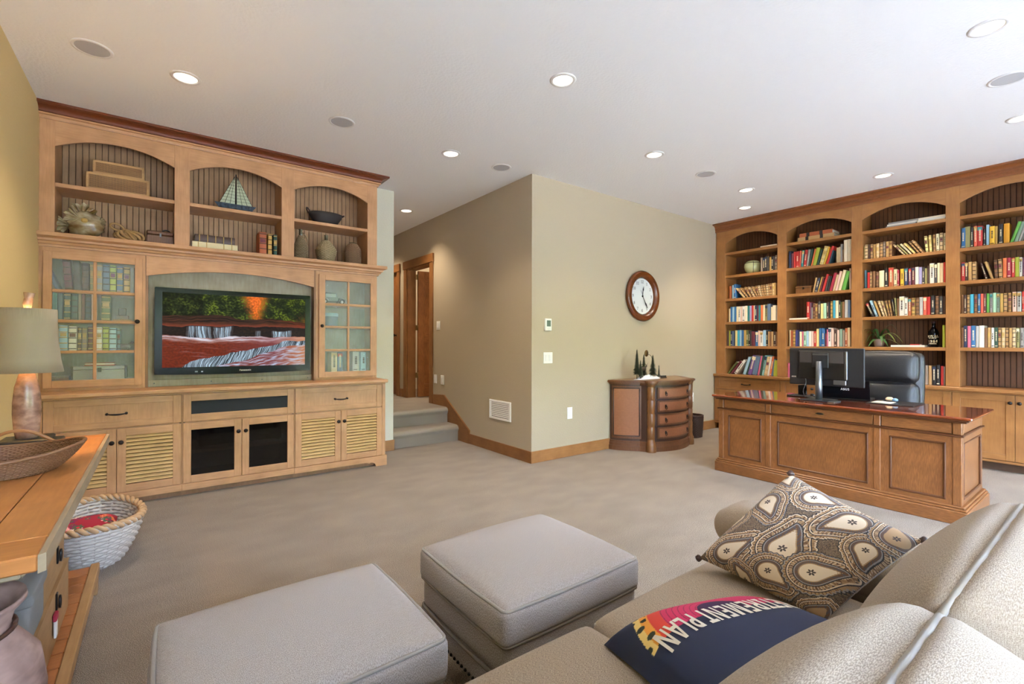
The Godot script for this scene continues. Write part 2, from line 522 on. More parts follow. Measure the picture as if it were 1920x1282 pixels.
# ---------------------------------------------------------------- the setting
func room() -> void:
	T = Transform3D.IDENTITY
	begin(); bd(-0.9, 7.3, -0.12, 0.0, -2.05, 5.4); bd(XS, XC, -0.12, -0.001, 5.4, 5.45)
	struct("floor", M.carpet, "beige cut-pile carpet with brushed marks")
	begin(); bd(-0.9, 7.3, CEIL, CEIL + 0.15, -2.05, 8.6)
	struct("ceiling", M.ceiling, "white textured ceiling")
	begin(); bd(-0.9, XL, 0, CEIL, -2.05, 5.45)
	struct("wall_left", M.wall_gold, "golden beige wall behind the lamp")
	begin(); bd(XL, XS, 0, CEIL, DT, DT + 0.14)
	struct("wall_television", M.wall_pale, "wall behind the television cabinet")
	begin(); bd(XS - 0.14, XS, 0, CEIL, DT + 0.14, 8.4)
	struct("wall_hall_far", M.wall)
	# hall wall, with two doorways reached from the landing
	begin()
	var y1 := 2.43
	bd(XC, XC + 0.14, 0, CEIL, DC, 6.15)
	bd(XC, XC + 0.14, 0, 0.4, 6.15, 8.4)
	bd(XC, XC + 0.14, y1, CEIL, 6.15, 8.4)
	bd(XC, XC + 0.14, 0.4, y1, 6.95, 7.31)
	bd(XC, XC + 0.14, 0.4, y1, 8.12, 8.4)
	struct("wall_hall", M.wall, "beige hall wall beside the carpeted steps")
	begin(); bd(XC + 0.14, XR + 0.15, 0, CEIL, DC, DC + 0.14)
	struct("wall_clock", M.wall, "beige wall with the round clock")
	begin(); bd(XR, XR + 0.15, 0, CEIL, -2.05, DC)
	struct("wall_bookcase", M.wall)
	begin(); bd(XS, XC, 0, CEIL, 8.26, 8.4)
	struct("wall_hall_end", M.wall)
	# window wall behind the camera
	begin()
	var wins := [[-0.62, 1.3], [2.65, 4.6], [5.95, 6.9]]
	bd(-0.9, 7.21, 2.28, CEIL, DW - 0.15, DW)
	bd(-0.9, 7.21, 0, 0.06, DW - 0.15, DW)
	var x := -0.9
	for w in wins:
		bd(x, w[0], 0.06, 2.28, DW - 0.15, DW)
		x = w[1]
	bd(x, 7.21, 0.06, 2.28, DW - 0.15, DW)
	struct("wall_windows", M.wall)
	var i := 1
	for w in wins:
		begin()
		for e in [w[0], (w[0] + w[1]) * 0.5 - 0.03, w[1] - 0.06]:
			bd(e, e + 0.06, 0.06, 2.28, DW - 0.1, DW - 0.04, 0.004)
		bd(w[0], w[1], 0.06, 0.13, DW - 0.1, DW - 0.04, 0.004); bd(w[0], w[1], 2.21, 2.28, DW - 0.1, DW - 0.04, 0.004)
		var f := struct("window_%d" % i, M.white, "tall white framed glass patio door")
		for k in 2:
			var a: float = w[0] + 0.05 + k * (w[1] - w[0] - 0.06) * 0.5
			part_d("pane", M.glass, f, a, a + (w[1] - w[0]) * 0.5 - 0.05, 0.12, 2.22, DW - 0.073, DW - 0.067)
		i += 1
	begin(); bd(-9.0, 1.6, -0.1, 2.6, -13.2, -13.0)
	struct("wall_garden", flat(rgb(92, 98, 108), 0.9), "pale garden wall beyond the terrace")
	# outdoors: terrace, lawn, hedge
	begin(); bd(-14, 24, -0.3, -0.06, -11.0, -2.05)
	struct("terrace", flat(rgb(190, 186, 178), 0.9))
	begin(); bd(-40, 50, -0.4, -0.1, -60, -11.0)
	struct("lawn", flat(rgb(98, 116, 70), 1.0))
	begin()
	for k in 24:
		var r := 1.6 + rng.randf() * 1.4
		var c := at(-16 + k * 1.7 + rng.randf(), r * 0.7, -17 - rng.randf() * 5)
		grid(14, 10, func(u, v): return c + Vector3(cos(u * TAU) * sin(v * PI), cos(v * PI) * 1.3, sin(u * TAU) * sin(v * PI)) * r * (1.0 + 0.14 * sin(u * 40.0 + k) * sin(v * 31.0)))
	var hedge := fin("hedge", flat(rgb(92, 118, 60), 1.0), self)
	tag(hedge, "green hedge at the far edge of the lawn", "hedge", "", "stuff")

	# baseboards
	begin(); bd(1.93, XS + 0.012, 0, 0.125, DT - 0.014, DT, 0.003)
	struct("baseboard_television", M.trim_x)
	begin(); bd(XC - 0.014, XC, 0, 0.125, DC - 0.014, 5.09, 0.003)
	struct("baseboard_hall", M.trim_z)
	begin(); bd(XC - 0.014, 6.75, 0, 0.125, DC - 0.014, DC, 0.003)
	struct("baseboard_clock", M.trim_x)
	begin(); bd(XL, XL + 0.014, 0, 0.125, DW, 4.7, 0.003)
	struct("baseboard_left", M.trim_z)
	# skirt board that climbs beside the steps
	begin()
	var poly := PackedVector2Array([Vector2(-5.06, 0), Vector2(-5.06, 0.165), Vector2(-5.72, 0.555), Vector2(-6.045, 0.535), Vector2(-6.045, 0.2), Vector2(-5.5, 0)])
	prism(poly, 0, XC - 0.018, XC)
	struct("trim_1", M.trim_z, "brown wooden skirt board climbing beside the carpeted steps")
	begin(); bd(XC - 0.014, XC, 0.4, 0.53, 7.09, 7.2, 0.002); bd(XC - 0.014, XC, 0.4, 0.53, 8.2, 8.26, 0.002)
	struct("baseboard_landing", M.trim_z)
	# steps and landing
	var st := thing("steps", "two carpeted steps up to the hall landing", "steps", at(2.68, 0, 5.4))
	st.set_meta("kind", "structure")
	var nose := func(x0: float, x1: float, d0: float, y0: float, y1: float, d1: float) -> void:
		var p := PackedVector2Array([Vector2(-d1, y0), Vector2(-d1, y1)])
		for k in 9:
			var a := PI * 0.5 - PI * 0.5 * k / 8.0
			p.append(Vector2(-d0 - 0.045 + cos(a) * 0.065, y1 - 0.05 + sin(a) * 0.05))
		p.append(Vector2(-d0 + 0.0, y1 - 0.085))
		p.append(Vector2(-d0, y0))
		prism(p, 0, x0, x1)
	begin(); nose.call(XS, XC - 0.018, 5.33, 0.0, 0.2, 8.4); fin("step", M.carpet, st)
	begin(); nose.call(XS, XC - 0.018, 5.61, 0.2, 0.4, 8.4); fin("step", M.carpet, st)
	begin(); bd(XC - 0.018, XC + 0.16, 0.38, 0.4, 6.15, 6.95); fin("landing", M.carpet, st)

	# room beyond the open door
	T = Transform3D.IDENTITY
	begin()
	bd(XC + 0.14, 6.2, 0.28, 0.4, 5.6, 8.3); struct("floor_beyond", M.carpet)
	begin(); bd(6.2, 6.3, 0.28, CEIL, 5.6, 8.3); bd(XC + 0.14, 6.3, 0.28, CEIL, 8.2, 8.3); bd(XC + 0.14, 6.3, 0.28, CEIL, 5.5, 5.6)
	struct("wall_beyond", M.wall_pale)

	doorway(1, 6.15, 6.95, true)
	doorway(2, 7.31, 8.12, false)

func doorway(n: int, d0: float, d1: float, open: bool) -> void:
	T = Transform3D.IDENTITY
	var o := Node3D.new()
	o.name = "door_%d" % n
	add_child(o)
	o.position = at(XC, 0.4, (d0 + d1) * 0.5)
	tag(o, "brown alder door standing open into the next room" if open else "closed brown alder door at the far end of the hall", "", "", "structure")
	T = Transform3D(Basis(), -o.position)
	var y0 := 0.4
	var y1 := 2.43
	# casing on the hall side, head board wider and thicker
	for e in [d0 - 0.095, d1 - 0.005]:
		begin(); bd(XC - 0.02, XC, y0, y1, e, e + 0.1, 0.003); fin("casing", M.trim_v, o)
	begin(); bd(XC - 0.03, XC, y1 - 0.005, y1 + 0.12, d0 - 0.11, d1 + 0.11, 0.004); fin("head_casing", M.trim_z, o)
	# jambs
	for e in [d0, d1 - 0.02]:
		begin(); bd(XC, XC + 0.14, y0, y1, e, e + 0.02); fin("jamb", M.trim_v, o)
	begin(); bd(XC, XC + 0.14, y1 - 0.02, y1, d0, d1); fin("head_jamb", M.trim_z, o)
	# leaf with six boards: stiles, rails, recessed panels
	var w := d1 - d0 - 0.05
	var b := Basis()
	var org := Vector3()
	if open:
		org = at(XC + 0.15, y0 + 0.01, d1 - 0.07)     # hinged on the far jamb, opened square into the next room
	else:
		b = Basis(Vector3.UP, -PI / 2)
		org = at(XC + 0.04, y0 + 0.01, d1 - 0.025)
	var h := y1 - y0 - 0.035
	var leaf := Node3D.new()
	leaf.name = "leaf"
	o.add_child(leaf, true)
	leaf.transform = Transform3D(b, org - o.position)
	T = Transform3D.IDENTITY
	var sw := 0.11
	for e in [0.0, w - sw]:
		part_b("stile", M.door_v, leaf, e, e + sw, 0, h, -0.02, 0.02, 0.003)
	for e in [[0.0, 0.2], [0.86, 1.02], [h - 0.12, h]]:
		part_b("rail", M.door_x, leaf, sw, w - sw, e[0], e[1], -0.02, 0.02, 0.003)
	part_b("panel", M.door_v, leaf, sw, w - sw, 0.2, 0.86, -0.01, 0.008)
	part_b("panel", M.door_v, leaf, sw, w - sw, 1.02, h - 0.12, -0.01, 0.008)
	# arched top of the upper panel
	begin()
	var p := PackedVector2Array([Vector2(sw, h - 0.11), Vector2(sw, h - 0.2)])
	for k in 11:
		var t := float(k) / 10
		p.append(Vector2(sw + (w - 2 * sw) * t, h - 0.2 + sin(t * PI) * 0.075))
	p.append(Vector2(w - sw, h - 0.11))
	prism(p, 2, -0.018, 0.018)
	fin("arched_rail", M.door_x, leaf)
	if open:
		for y in [0.3, 1.05, 1.85]:
			begin()
			lathe(Vector3(-0.01, y, 0.022), [Vector2(0, 0), Vector2(0.007, 0), Vector2(0.007, 0.09), Vector2(0, 0.09)], 8)
			b3(-0.045, -0.005, y + 0.004, y + 0.086, 0.012, 0.016)
			fin("hinge", M.brass, leaf)
	for s in [-1, 1]:
		begin()
		lathe(Vector3(w - 0.06, 0.98, 0.02 * s), [Vector2(0.026, 0), Vector2(0.026, 0.006 * s), Vector2(0.01, 0.012 * s), Vector2(0.01, 0.035 * s), Vector2(0.026, 0.045 * s), Vector2(0.022, 0.065 * s), Vector2(0, 0.07 * s)], 12, 1, 1, true, 2)
		fin("door_knob", M.bronze, leaf)

func ceiling_fittings() -> void:
	var where := {
		"recessed ceiling light nearest the television cabinet crown": [0.14, 3.863], "recessed ceiling light in the open middle of the ceiling": [2.19, 2.35],
		"large recessed ceiling light in the upper corner of the picture": [3.733, 0.511], "recessed ceiling light cut by the picture edge above the fourth bookcase bay": [5.437, 0.56],
		"recessed ceiling light just before the hall opening": [2.2, 3.898], "recessed ceiling light before the clock wall": [3.747, 2.756],
		"small recessed ceiling light inside the hall": [2.673, 5.948], "recessed ceiling light close above the third bookcase bay": [6.137, 1.631],
		"upper of two recessed ceiling lights near the first bookcase bay": [5.452, 2.743], "lower of two recessed ceiling lights near the first bookcase bay": [6.146, 3.106],
		"recessed ceiling light near the patio doors": [2.15, -1.1], "recessed ceiling light near the bookcase end and the patio doors": [5.44, -1.1], "recessed ceiling light deep inside the hall": [2.673, 7.4]}
	for label in where:
		var p: Array = where[label]
		var o := thing("ceiling_light", label, "ceiling light", at(p[0], CEIL, p[1]), "recessed ceiling lights")
		T = Transform3D.IDENTITY
		begin(); lathe(Vector3.ZERO, [Vector2(0.066, -0.002), Vector2(0.07, -0.008), Vector2(0.088, -0.004), Vector2(0.09, 0)], 32)
		fin("trim_ring", M.ring, o)
		begin(); lathe(Vector3.ZERO, [Vector2(0.0, -0.004), Vector2(0.05, -0.004), Vector2(0.067, -0.002)], 32)
		fin("lens", M.lamp_face, o)
		var l := SpotLight3D.new()
		l.name = "light"
		l.light_energy = SPOT
		l.light_color = Color(1.0, 0.93, 0.83)
		l.light_size = 0.06
		l.spot_angle = 56
		l.spot_angle_attenuation = 0.9
		l.spot_range = 9
		l.spot_attenuation = 2
		l.shadow_enabled = true
		o.add_child(l)
		l.position = Vector3(0, -0.03, 0)
		l.rotation = Vector3(-PI / 2, 0, 0)
	# lamp that lights the room beyond the open door
	var room2 := OmniLight3D.new()
	room2.name = "light_beyond"
	room2.light_energy = 1.2; room2.light_color = Color(1, 0.9, 0.78); room2.light_size = 0.15; room2.omni_range = 8; room2.omni_attenuation = 2; room2.shadow_enabled = true
	add_child(room2)
	room2.position = at(4.8, 2.7, 6.9)
	var sp := {
		"large round ceiling speaker nearest the golden wall": [-0.329, 3.826], "round ceiling speaker above the television cabinet middle": [1.181, 3.878],
		"round ceiling speaker before the hall wall corner": [2.783, 3.897], "round ceiling speaker between the clock wall and the bookcases": [4.6, 2.742],
		"round ceiling speaker cut by the picture edge": [4.568, 0.532]}
	for label in sp:
		var p: Array = sp[label]
		var o := thing("ceiling_speaker", label, "speaker", at(p[0], CEIL, p[1]), "round ceiling speakers")
		T = Transform3D.IDENTITY
		begin(); lathe(Vector3.ZERO, [Vector2(0.083, -0.003), Vector2(0.086, -0.006), Vector2(0.1, -0.004), Vector2(0.102, 0)], 32)
		fin("rim", M.ring, o)
		begin(); lathe(Vector3.ZERO, [Vector2(0.0, -0.005), Vector2(0.06, -0.0045), Vector2(0.084, -0.003)], 32)
		fin("grille", M.speaker_cloth, o)

func wall_fittings() -> void:
	# on the clock wall: local frame x along the wall, z towards the room
	var on_clock := func(x: float, y: float) -> Transform3D: return Transform3D(Basis(), at(x, y, DC))
	var on_hall := func(d: float, y: float) -> Transform3D: return Transform3D(Basis(Vector3.UP, -PI / 2), at(XC, y, d))
	var o := placed("thermostat", "white wall thermostat with grey display above the switch plate", "thermostat", on_clock.call(3.355, 1.465))
	part_b("body", M.white, o, -0.047, 0.047, -0.066, 0.066, 0, 0.026, 0.006)
	part_b("display", flat(rgb(96, 112, 96), 0.3), o, -0.026, 0.028, -0.02, 0.045, 0.026, 0.028)
	for k in 2: part_b("button", M.ring, o, -0.02 + k * 0.024, -0.006 + k * 0.024, -0.048, -0.036, 0.026, 0.029)
	o = placed("light_switch", "white double rocker switch plate below the thermostat", "light switch", on_clock.call(3.365, 1.107))
	part_b("plate", M.white, o, -0.064, 0.064, -0.06, 0.06, 0, 0.007, 0.003)
	for k in 2: part_b("rocker", M.ring, o, -0.045 + k * 0.052, -0.011 + k * 0.052, -0.034, 0.034, 0.007, 0.012, 0.002)
	for s in [["white outlet plate low on the clock wall beside the hall corner", 3.69, 0.482], ["white outlet plate half hidden behind the bow-front chest", 6.09, 0.5]]:
		o = placed("outlet", s[0], "outlet", on_clock.call(s[1], s[2]), "wall outlets")
		part_b("plate", M.white, o, -0.04, 0.04, -0.065, 0.065, 0, 0.006, 0.003)
		part_b("socket", M.ring, o, -0.018, 0.018, -0.038, 0.038, 0.006, 0.009, 0.002)
	o = placed("light_switch", "white switch plate at shoulder height beside the open hall door", "light switch", on_hall.call(5.9, 1.51))
	part_b("plate", M.white, o, -0.05, 0.05, -0.06, 0.06, 0, 0.007, 0.003)
	part_b("rocker", M.ring, o, -0.03, 0.03, -0.034, 0.034, 0.007, 0.012, 0.002)
	o = placed("outlet", "white outlet plate next to the open door casing", "outlet", on_hall.call(5.985, 0.757), "wall outlets")
	part_b("plate", M.white, o, -0.04, 0.04, -0.06, 0.06, 0, 0.007, 0.003)
	part_b("socket", M.ring, o, -0.018, 0.018, -0.036, 0.036, 0.007, 0.01, 0.002)
	o = placed("outlet", "white outlet plate above the top of the stair skirt board", "outlet", on_hall.call(5.775, 0.755), "wall outlets")
	part_b("plate", M.white, o, -0.042, 0.042, -0.065, 0.065, 0, 0.012, 0.003)
	part_b("socket", M.ring, o, -0.018, 0.018, -0.036, 0.036, 0.012, 0.018, 0.002)
	o = placed("air_vent", "white louvred air vent low on the hall wall", "vent", on_hall.call(4.405, 0.495))
	begin()
	b3(-0.21, 0.21, 0.085, 0.11, 0, 0.014, 0.003); b3(-0.21, 0.21, -0.11, -0.085, 0, 0.014, 0.003)
	b3(-0.21, -0.175, -0.085, 0.085, 0, 0.014, 0.003); b3(0.175, 0.21, -0.085, 0.085, 0, 0.014, 0.003)
	fin("frame", M.white, o)
	part_b("duct", M.print_dark, o, -0.175, 0.175, -0.085, 0.085, 0, 0.002)
	for k in 8:
		var y := -0.075 + k * 0.0205
		begin()
		q(Vector3(-0.175, y, 0.012), Vector3(0.175, y, 0.012), Vector3(0.175, y + 0.013, 0.003), Vector3(-0.175, y + 0.013, 0.003), Vector3(0, 1, 1))
		q(Vector3(-0.175, y - 0.002, 0.011), Vector3(0.175, y - 0.002, 0.011), Vector3(0.175, y, 0.012), Vector3(-0.175, y, 0.012), Vector3(0, 0, 1))
		q(Vector3(-0.175, y - 0.002, 0.011), Vector3(0.175, y - 0.002, 0.011), Vector3(0.175, y + 0.011, 0.002), Vector3(-0.175, y + 0.011, 0.002), Vector3(0, -1, -1))
		fin("slat", M.white, o)

func wall_clock() -> void:
	var o := placed("wall_clock", "round wall clock with brown wooden frame and white face", "clock", Transform3D(Basis(), at(4.955, 1.87, DC)))
	begin()
	lathe(Vector3.ZERO, [Vector2(0.30, 0.0), Vector2(0.322, 0.012), Vector2(0.325, 0.03), Vector2(0.312, 0.05), Vector2(0.298, 0.056), Vector2(0.288, 0.052), Vector2(0.272, 0.06), Vector2(0.255, 0.054), Vector2(0.24, 0.038), Vector2(0.232, 0.03), Vector2(0.228, 0.012)], 64, 1, 1, true, 2)
	fin("frame", wood(rgb(118, 62, 26), 0, 0.25, 1.0, "grain2"), o)
	begin(); lathe(Vector3.ZERO, [Vector2(0.229, 0.012), Vector2(0, 0.014)], 48, 1, 1, false, 2)
	fin("face", flat(rgb(226, 228, 226), 0.5), o)
	for k in 12:
		var a := TAU * (k + 1) / 12.0
		var c := Vector3(sin(a) * 0.185, cos(a) * 0.185, 0.0145)
		letters(o, str(k + 1), 0.036, Transform3D(Basis(), c), M.black, "Droid Serif", "numeral")
	var hand := func(called: String, a: float, l: float, w: float, z: float, back: float) -> void:
		begin()
		T = Transform3D(Basis(Vector3(0, 0, 1), -a), Vector3.ZERO)
		prism(PackedVector2Array([Vector2(-w * 0.4, -back), Vector2(w * 0.4, -back), Vector2(w * 0.4, l * 0.5), Vector2(w, l * 0.66), Vector2(0.0, l), Vector2(-w, l * 0.66), Vector2(-w * 0.4, l * 0.5)]), 2, z, z + 0.0015)
		fin(called, M.black, o)
		T = Transform3D.IDENTITY
	hand.call("hour_hand", deg_to_rad(12), 0.13, 0.012, 0.018, 0.01)
	hand.call("minute_hand", deg_to_rad(146), 0.185, 0.011, 0.021, 0.01)
	hand.call("second_hand", deg_to_rad(150), 0.17, 0.003, 0.024, 0.085)
	begin(); lathe(Vector3(0, 0, 0), [Vector2(0.012, 0.016), Vector2(0.012, 0.026), Vector2(0, 0.028)], 12, 1, 1, true, 2)
	fin("hub", M.black, o)

func arch_poly(x0: float, x1: float, spring: float, apex: float, top: float, n := 24) -> PackedVector2Array:
	var p := PackedVector2Array([Vector2(x0, top), Vector2(x0, spring)])
	# circular segment
	var w := (x1 - x0) * 0.5
	var s := apex - spring
	var r := (w * w + s * s) / (2.0 * s)
	for k in range(1, n):
		var x := x0 + (x1 - x0) * k / n
		p.append(Vector2(x, apex - r + sqrt(maxf(0.0, r * r - (x - x0 - w) * (x - x0 - w)))))
	p.append(Vector2(x1, spring)); p.append(Vector2(x1, top))
	return p

func knob(parent: Node3D, c: Vector3, called := "knob") -> void:
	begin()
	lathe(c, [Vector2(0.007, 0), Vector2(0.006, 0.012), Vector2(0.016, 0.018), Vector2(0.017, 0.026), Vector2(0.011, 0.031), Vector2(0, 0.033)], 14, 1, 1, true, 2)
	fin(called, M.bronze, parent)

func bar_handle(parent: Node3D, c: Vector3, w := 0.1) -> void:
	begin()
	for s in [-1, 1]:
		lathe(c + Vector3(s * w * 0.5, 0, 0), [Vector2(0.009, 0), Vector2(0.006, 0.006), Vector2(0.006, 0.02), Vector2(0.01, 0.024), Vector2(0, 0.032)], 10, 1, 1, true, 2)
	var pts := []
	var rad := []
	for k in 11:
		var t := -1.0 + k * 0.2
		pts.append(c + Vector3(t * w * 0.5, -0.006 * (1 - t * t), 0.022 + 0.008 * (1 - t * t)))
		rad.append(0.0035 + 0.0035 * (1 - t * t))
	tube(pts, rad, 8)
	fin("handle", M.bronze, parent)

# frame of two stiles (the mesh itself) and two rails; returns the stile mesh
func framed(called: String, parent: Node3D, x0: float, x1: float, y0: float, y1: float, z0: float, z1: float, sw: float, rw: float, mv: Material, mh: Material) -> Node3D:
	var f := Node3D.new()
	f.name = called
	parent.add_child(f, true)
	for e in [[x0, x0 + sw], [x1 - sw, x1]]:
		part_b("stile", mv, f, e[0], e[1], y0, y1, z0, z1, 0.002)
	for e in [[y0, y0 + rw], [y1 - rw, y1]]:
		part_b("rail", mh, f, x0 + sw, x1 - sw, e[0], e[1], z0, z1 - 0.0006, 0.0015)
	return f

func planks(parent: Node3D, x0: float, x1: float, y0: float, y1: float, z: float, w: float, mat: Material, gap_mat: Material) -> void:
	var back := part_b("back_panel", gap_mat, parent, x0, x1, y0, y1, z - 0.012, z - 0.006)
	var n := int(round((x1 - x0) / w))
	var pw := (x1 - x0) / n
	for k in n:
		part_b("plank", mat, back, x0 + k * pw + 0.0025, x0 + (k + 1) * pw - 0.0025, y0, y1, z - 0.006, z, 0.002)

func television_cabinet() -> void:
	var zf := -4.94
	var zb := -DT
	# ------------------------------------------------ upper hutch
	var o := thing("display_hutch", "upper hutch of the built-in cabinet, three arched open bays under a dark crown", "cabinet", at(0.58, 2.03, 5.11))
	var bays := [[-0.634, 0.104], [0.2125, 0.94], [1.053, 1.777]]
	for e in [[XL, -0.634], [0.104, 0.2125], [0.94, 1.053], [1.777, 1.882]]:
		part_b("stile", M.cab_v, o, e[0], e[1], 2.086, 2.96, zf - 0.02, zf, 0.0015)
	for x in [-0.652, 0.104, 0.1945, 0.94, 1.035, 1.777, 1.864]:
		part_b("side_panel", M.cab_v, o, x, x + 0.018, 2.086, 2.955, zb, zf - 0.0205)
	part_b("top_panel", M.cab_dark, o, XL, 1.882, 2.955, 2.975, zb, zf - 0.021)
	for b in bays:
		begin(); prism(arch_poly(b[0], b[1], 2.752, 2.848, 2.96), 2, zf - 0.02, zf - 0.0008); fin("arched_rail", M.cab_x, o)
		part_b("shelf", M.cab_x, o, b[0], b[1], 2.446, 2.477, zb + 0.014, zf - 0.004, 0.002)
		planks(o, b[0], b[1], 2.086, 2.955, zb + 0.013, 0.0415, M.bead, M.bead_gap)
	var path := [[Vector2(XL, zf), Vector2(0, 1)], [Vector2(1.882, zf), Vector2(1, 1)], [Vector2(1.882, zb), Vector2(1, 0)]]
	begin()
	sweep(path, [Vector2(0.0, 2.945), Vector2(0.012, 2.945), Vector2(0.016, 2.955), Vector2(0.016, 2.968), Vector2(0.03, 2.974), Vector2(0.03, 2.984), Vector2(0, 2.984)])
	fin("bed_moulding", M.cab_x, o)
	begin()
	var cp := [Vector2(0.024, 2.984), Vector2(0.034, 2.988)]
	for k in 9:
		var a := PI * 0.5 * k / 8.0
		cp.append(Vector2(0.034 + 0.058 * (1.0 - cos(a)), 2.992 + 0.038 * sin(a)))
	cp.append_array([Vector2(0.1, 3.032), Vector2(0.1, 3.049), Vector2(0.0, 3.049)])
	sweep(path, cp)
	fin("crown_moulding", M.cherry, o)
	begin()
	sweep(path, [Vector2(0, 1.984), Vector2(0.016, 1.984), Vector2(0.018, 2.0), Vector2(0.03, 2.004), Vector2(0.036, 2.02), Vector2(0.05, 2.026), Vector2(0.052, 2.042), Vector2(0.062, 2.046), Vector2(0.074, 2.052), Vector2(0.084, 2.056), Vector2(0.084, 2.084), Vector2(0.08, 2.086), Vector2(0, 2.086)])
	b3(XL, 1.882, 2.05, 2.086, zb, zf)
	fin("ledge_moulding", M.cab_x, o)

	# ------------------------------------------------ two glazed display cabinets and the television niche
	for side in 2:
		var c := thing("display_cabinet", "glazed cabinet of old books behind the table lamp" if side == 0 else "glazed cabinet between the television and the hall opening", "cabinet", at(-0.4 if side == 0 else 1.57, 0.885, 5.11))
		var x0 := XL if side == 0 else 1.255
		var x1 := -0.088 if side == 0 else 1.882
		var dx0 := -0.695 if side == 0 else 1.281
		var dx1 := -0.107 if side == 0 else 1.866
		pieces("stile", M.cab_v, c, [[x0, dx0 + 0.03, 0.886, 1.984, zf - 0.02, zf], [dx1 - 0.03, x1, 0.886, 1.984, zf - 0.02, zf]], 0.001)
		pieces("side_panel", M.cab_v, c, [[x0, x0 + 0.018, 0.886, 1.984, zb, zf - 0.0205], [x1 - 0.018, x1, 0.886, 1.984, zb, zf - 0.0205]])
		pieces("rail", M.cab_x, c, [[dx0 + 0.03, dx1 - 0.03, 1.93, 1.984, zf - 0.02, zf], [dx0 + 0.03, dx1 - 0.03, 0.886, 0.925, zf - 0.02, zf]], 0.001)
		pieces("deck", M.cab_x, c, [[x0 + 0.018, x1 - 0.018, 1.96, 1.984, zb + 0.012, zf - 0.0205], [x0 + 0.018, x1 - 0.018, 0.886, 0.962, zb + 0.012, zf - 0.0205]])
		part_b("back_panel", M.niche, c, x0, x1, 0.886, 1.984, zb, zb + 0.012)
		for y in [1.662, 1.432, 1.196]:
			part_b("shelf", M.cab_x, c, x0 + 0.018, x1 - 0.018, y - 0.018, y, zb + 0.012, zf - 0.045)
		var door := framed("door", c, dx0, dx1, 0.914, 1.951, zf, zf + 0.02, 0.05 if side == 0 else 0.06, 0.056, M.cab_v, M.cab_x)
		var gx0 := dx0 + (0.05 if side == 0 else 0.06)
		var gx1 := dx1 - (0.05 if side == 0 else 0.06)
		var gm := (gx0 + gx1) * 0.5
		begin(); b3(gm - 0.011, gm + 0.011, 0.97, 1.895, zf + 0.003, zf + 0.018, 0.003)
		fin("muntin", M.cab_v, door)
		for y in [1.655, 1.425, 1.188]:
			begin(); b3(gx0, gx1, y - 0.011, y + 0.011, zf + 0.003, zf + 0.0175, 0.003)
			fin("muntin", M.cab_x, door)
		var ys := [0.97, 1.177, 1.199, 1.414, 1.436, 1.644, 1.666, 1.895]
		for r in 4:
			for k in 2:
				part_b("pane", M.seeded, door, gx0 if k == 0 else gm + 0.011, gm - 0.011 if k == 0 else gx1, ys[r * 2], ys[r * 2 + 1], zf + 0.006, zf + 0.009)
		knob(door, Vector3(dx1 - 0.032 if side == 0 else dx0 + 0.025, 1.432, zf + 0.02))
	var n := thing("television_niche", "arched niche panel around the television in the built-in cabinet", "cabinet", at(0.58, 0.885, 5.0))
	begin(); prism(arch_poly(-0.084, 1.237, 1.816, 1.893, 1.984), 2, zf - 0.02, zf); fin("arched_rail", M.cab_x, n)
	pieces("side_panel", M.cab_dark, n, [[-0.0875, -0.0705, 0.886, 1.984, zb, zf - 0.0205], [1.2375, 1.2545, 0.886, 1.984, zb, zf - 0.0005]])
	part_b("back_panel", M.niche, n, -0.07, 1.237, 0.886, 1.984, zf - 0.14, zf - 0.1)
	begin(); b3(-0.07, 1.237, 0.886, 0.945, zf - 0.1, zf - 0.075, 0.003)
	fin("batten", M.niche, n)
	for k in 4:
		begin(); lathe(Vector3(-0.03 + k * 0.41, 0.915, zf - 0.075), [Vector2(0.006, 0), Vector2(0.005, 0.002), Vector2(0, 0.003)], 8, 1, 1, true, 2)
		fin("screw", M.steel, n)

	# ------------------------------------------------ worktop and base units
	T = Transform3D.IDENTITY
	begin(); b3(XL, 1.9, 0.855, 0.886, -DT, -4.66, 0.005)
	solo("worktop", "long pale wooden worktop of the television cabinet", "worktop", M.cab_x)
	var z := -4.70
	var units := [[XL, 0.157, "base cabinet with one drawer and two louvred doors, partly behind the side table"], [0.157, 1.011, "base cabinet with two smoked glass doors under the television"], [1.011, 1.885, "base cabinet with one drawer and two louvred doors, beside the hall opening"]]
	for i in 3:
		var u: Array = units[i]
		var b := thing("base_cabinet", u[2], "cabinet", at((u[0] + u[1]) * 0.5, 0, 5.0))
		var x0: float = u[0]
		var x1: float = u[1]
		pieces("side_panel", M.cab_dark, b, [[x0, x0 + 0.018, 0.06, 0.84, -DT, z - 0.0205], [x1 - 0.018, x1, 0.06, 0.84, -DT, z - 0.0205]])
		part_b("deck", M.cab_dark, b, x0 + 0.018, x1 - 0.018, 0.06, 0.095, -DT, z - 0.0205)
		part_b("back_panel", M.cab_dark, b, x0 + 0.018, x1 - 0.018, 0.095, 0.84, -DT, -DT + 0.012)
		pieces("rail", M.cab_x, b, [[x0, x1, 0.84, 0.855, z - 0.02, z - 0.002], [x0 + 0.02, x1 - 0.02, 0.592, 0.62, z - 0.035, z - 0.0205]])
		var dl := x0 + (0.06 if i == 0 else 0.006)
		var dr := x1 - (0.006 if i < 2 else 0.036)
		pieces("end_stile", M.cab_v, b, [[x0, dl - 0.003, 0.1045, 0.8395, z - 0.02, z - 0.003], [dr + 0.003, x1, 0.1045, 0.8395, z - 0.02, z - 0.003]])
		var ym := 0.603
		var dw := framed("drawer" if i != 1 else "speaker_front", b, dl, dr, ym + 0.008, 0.838, z - 0.02, z, 0.055, 0.05 if i != 1 else 0.06, M.cab_v, M.cab_x)
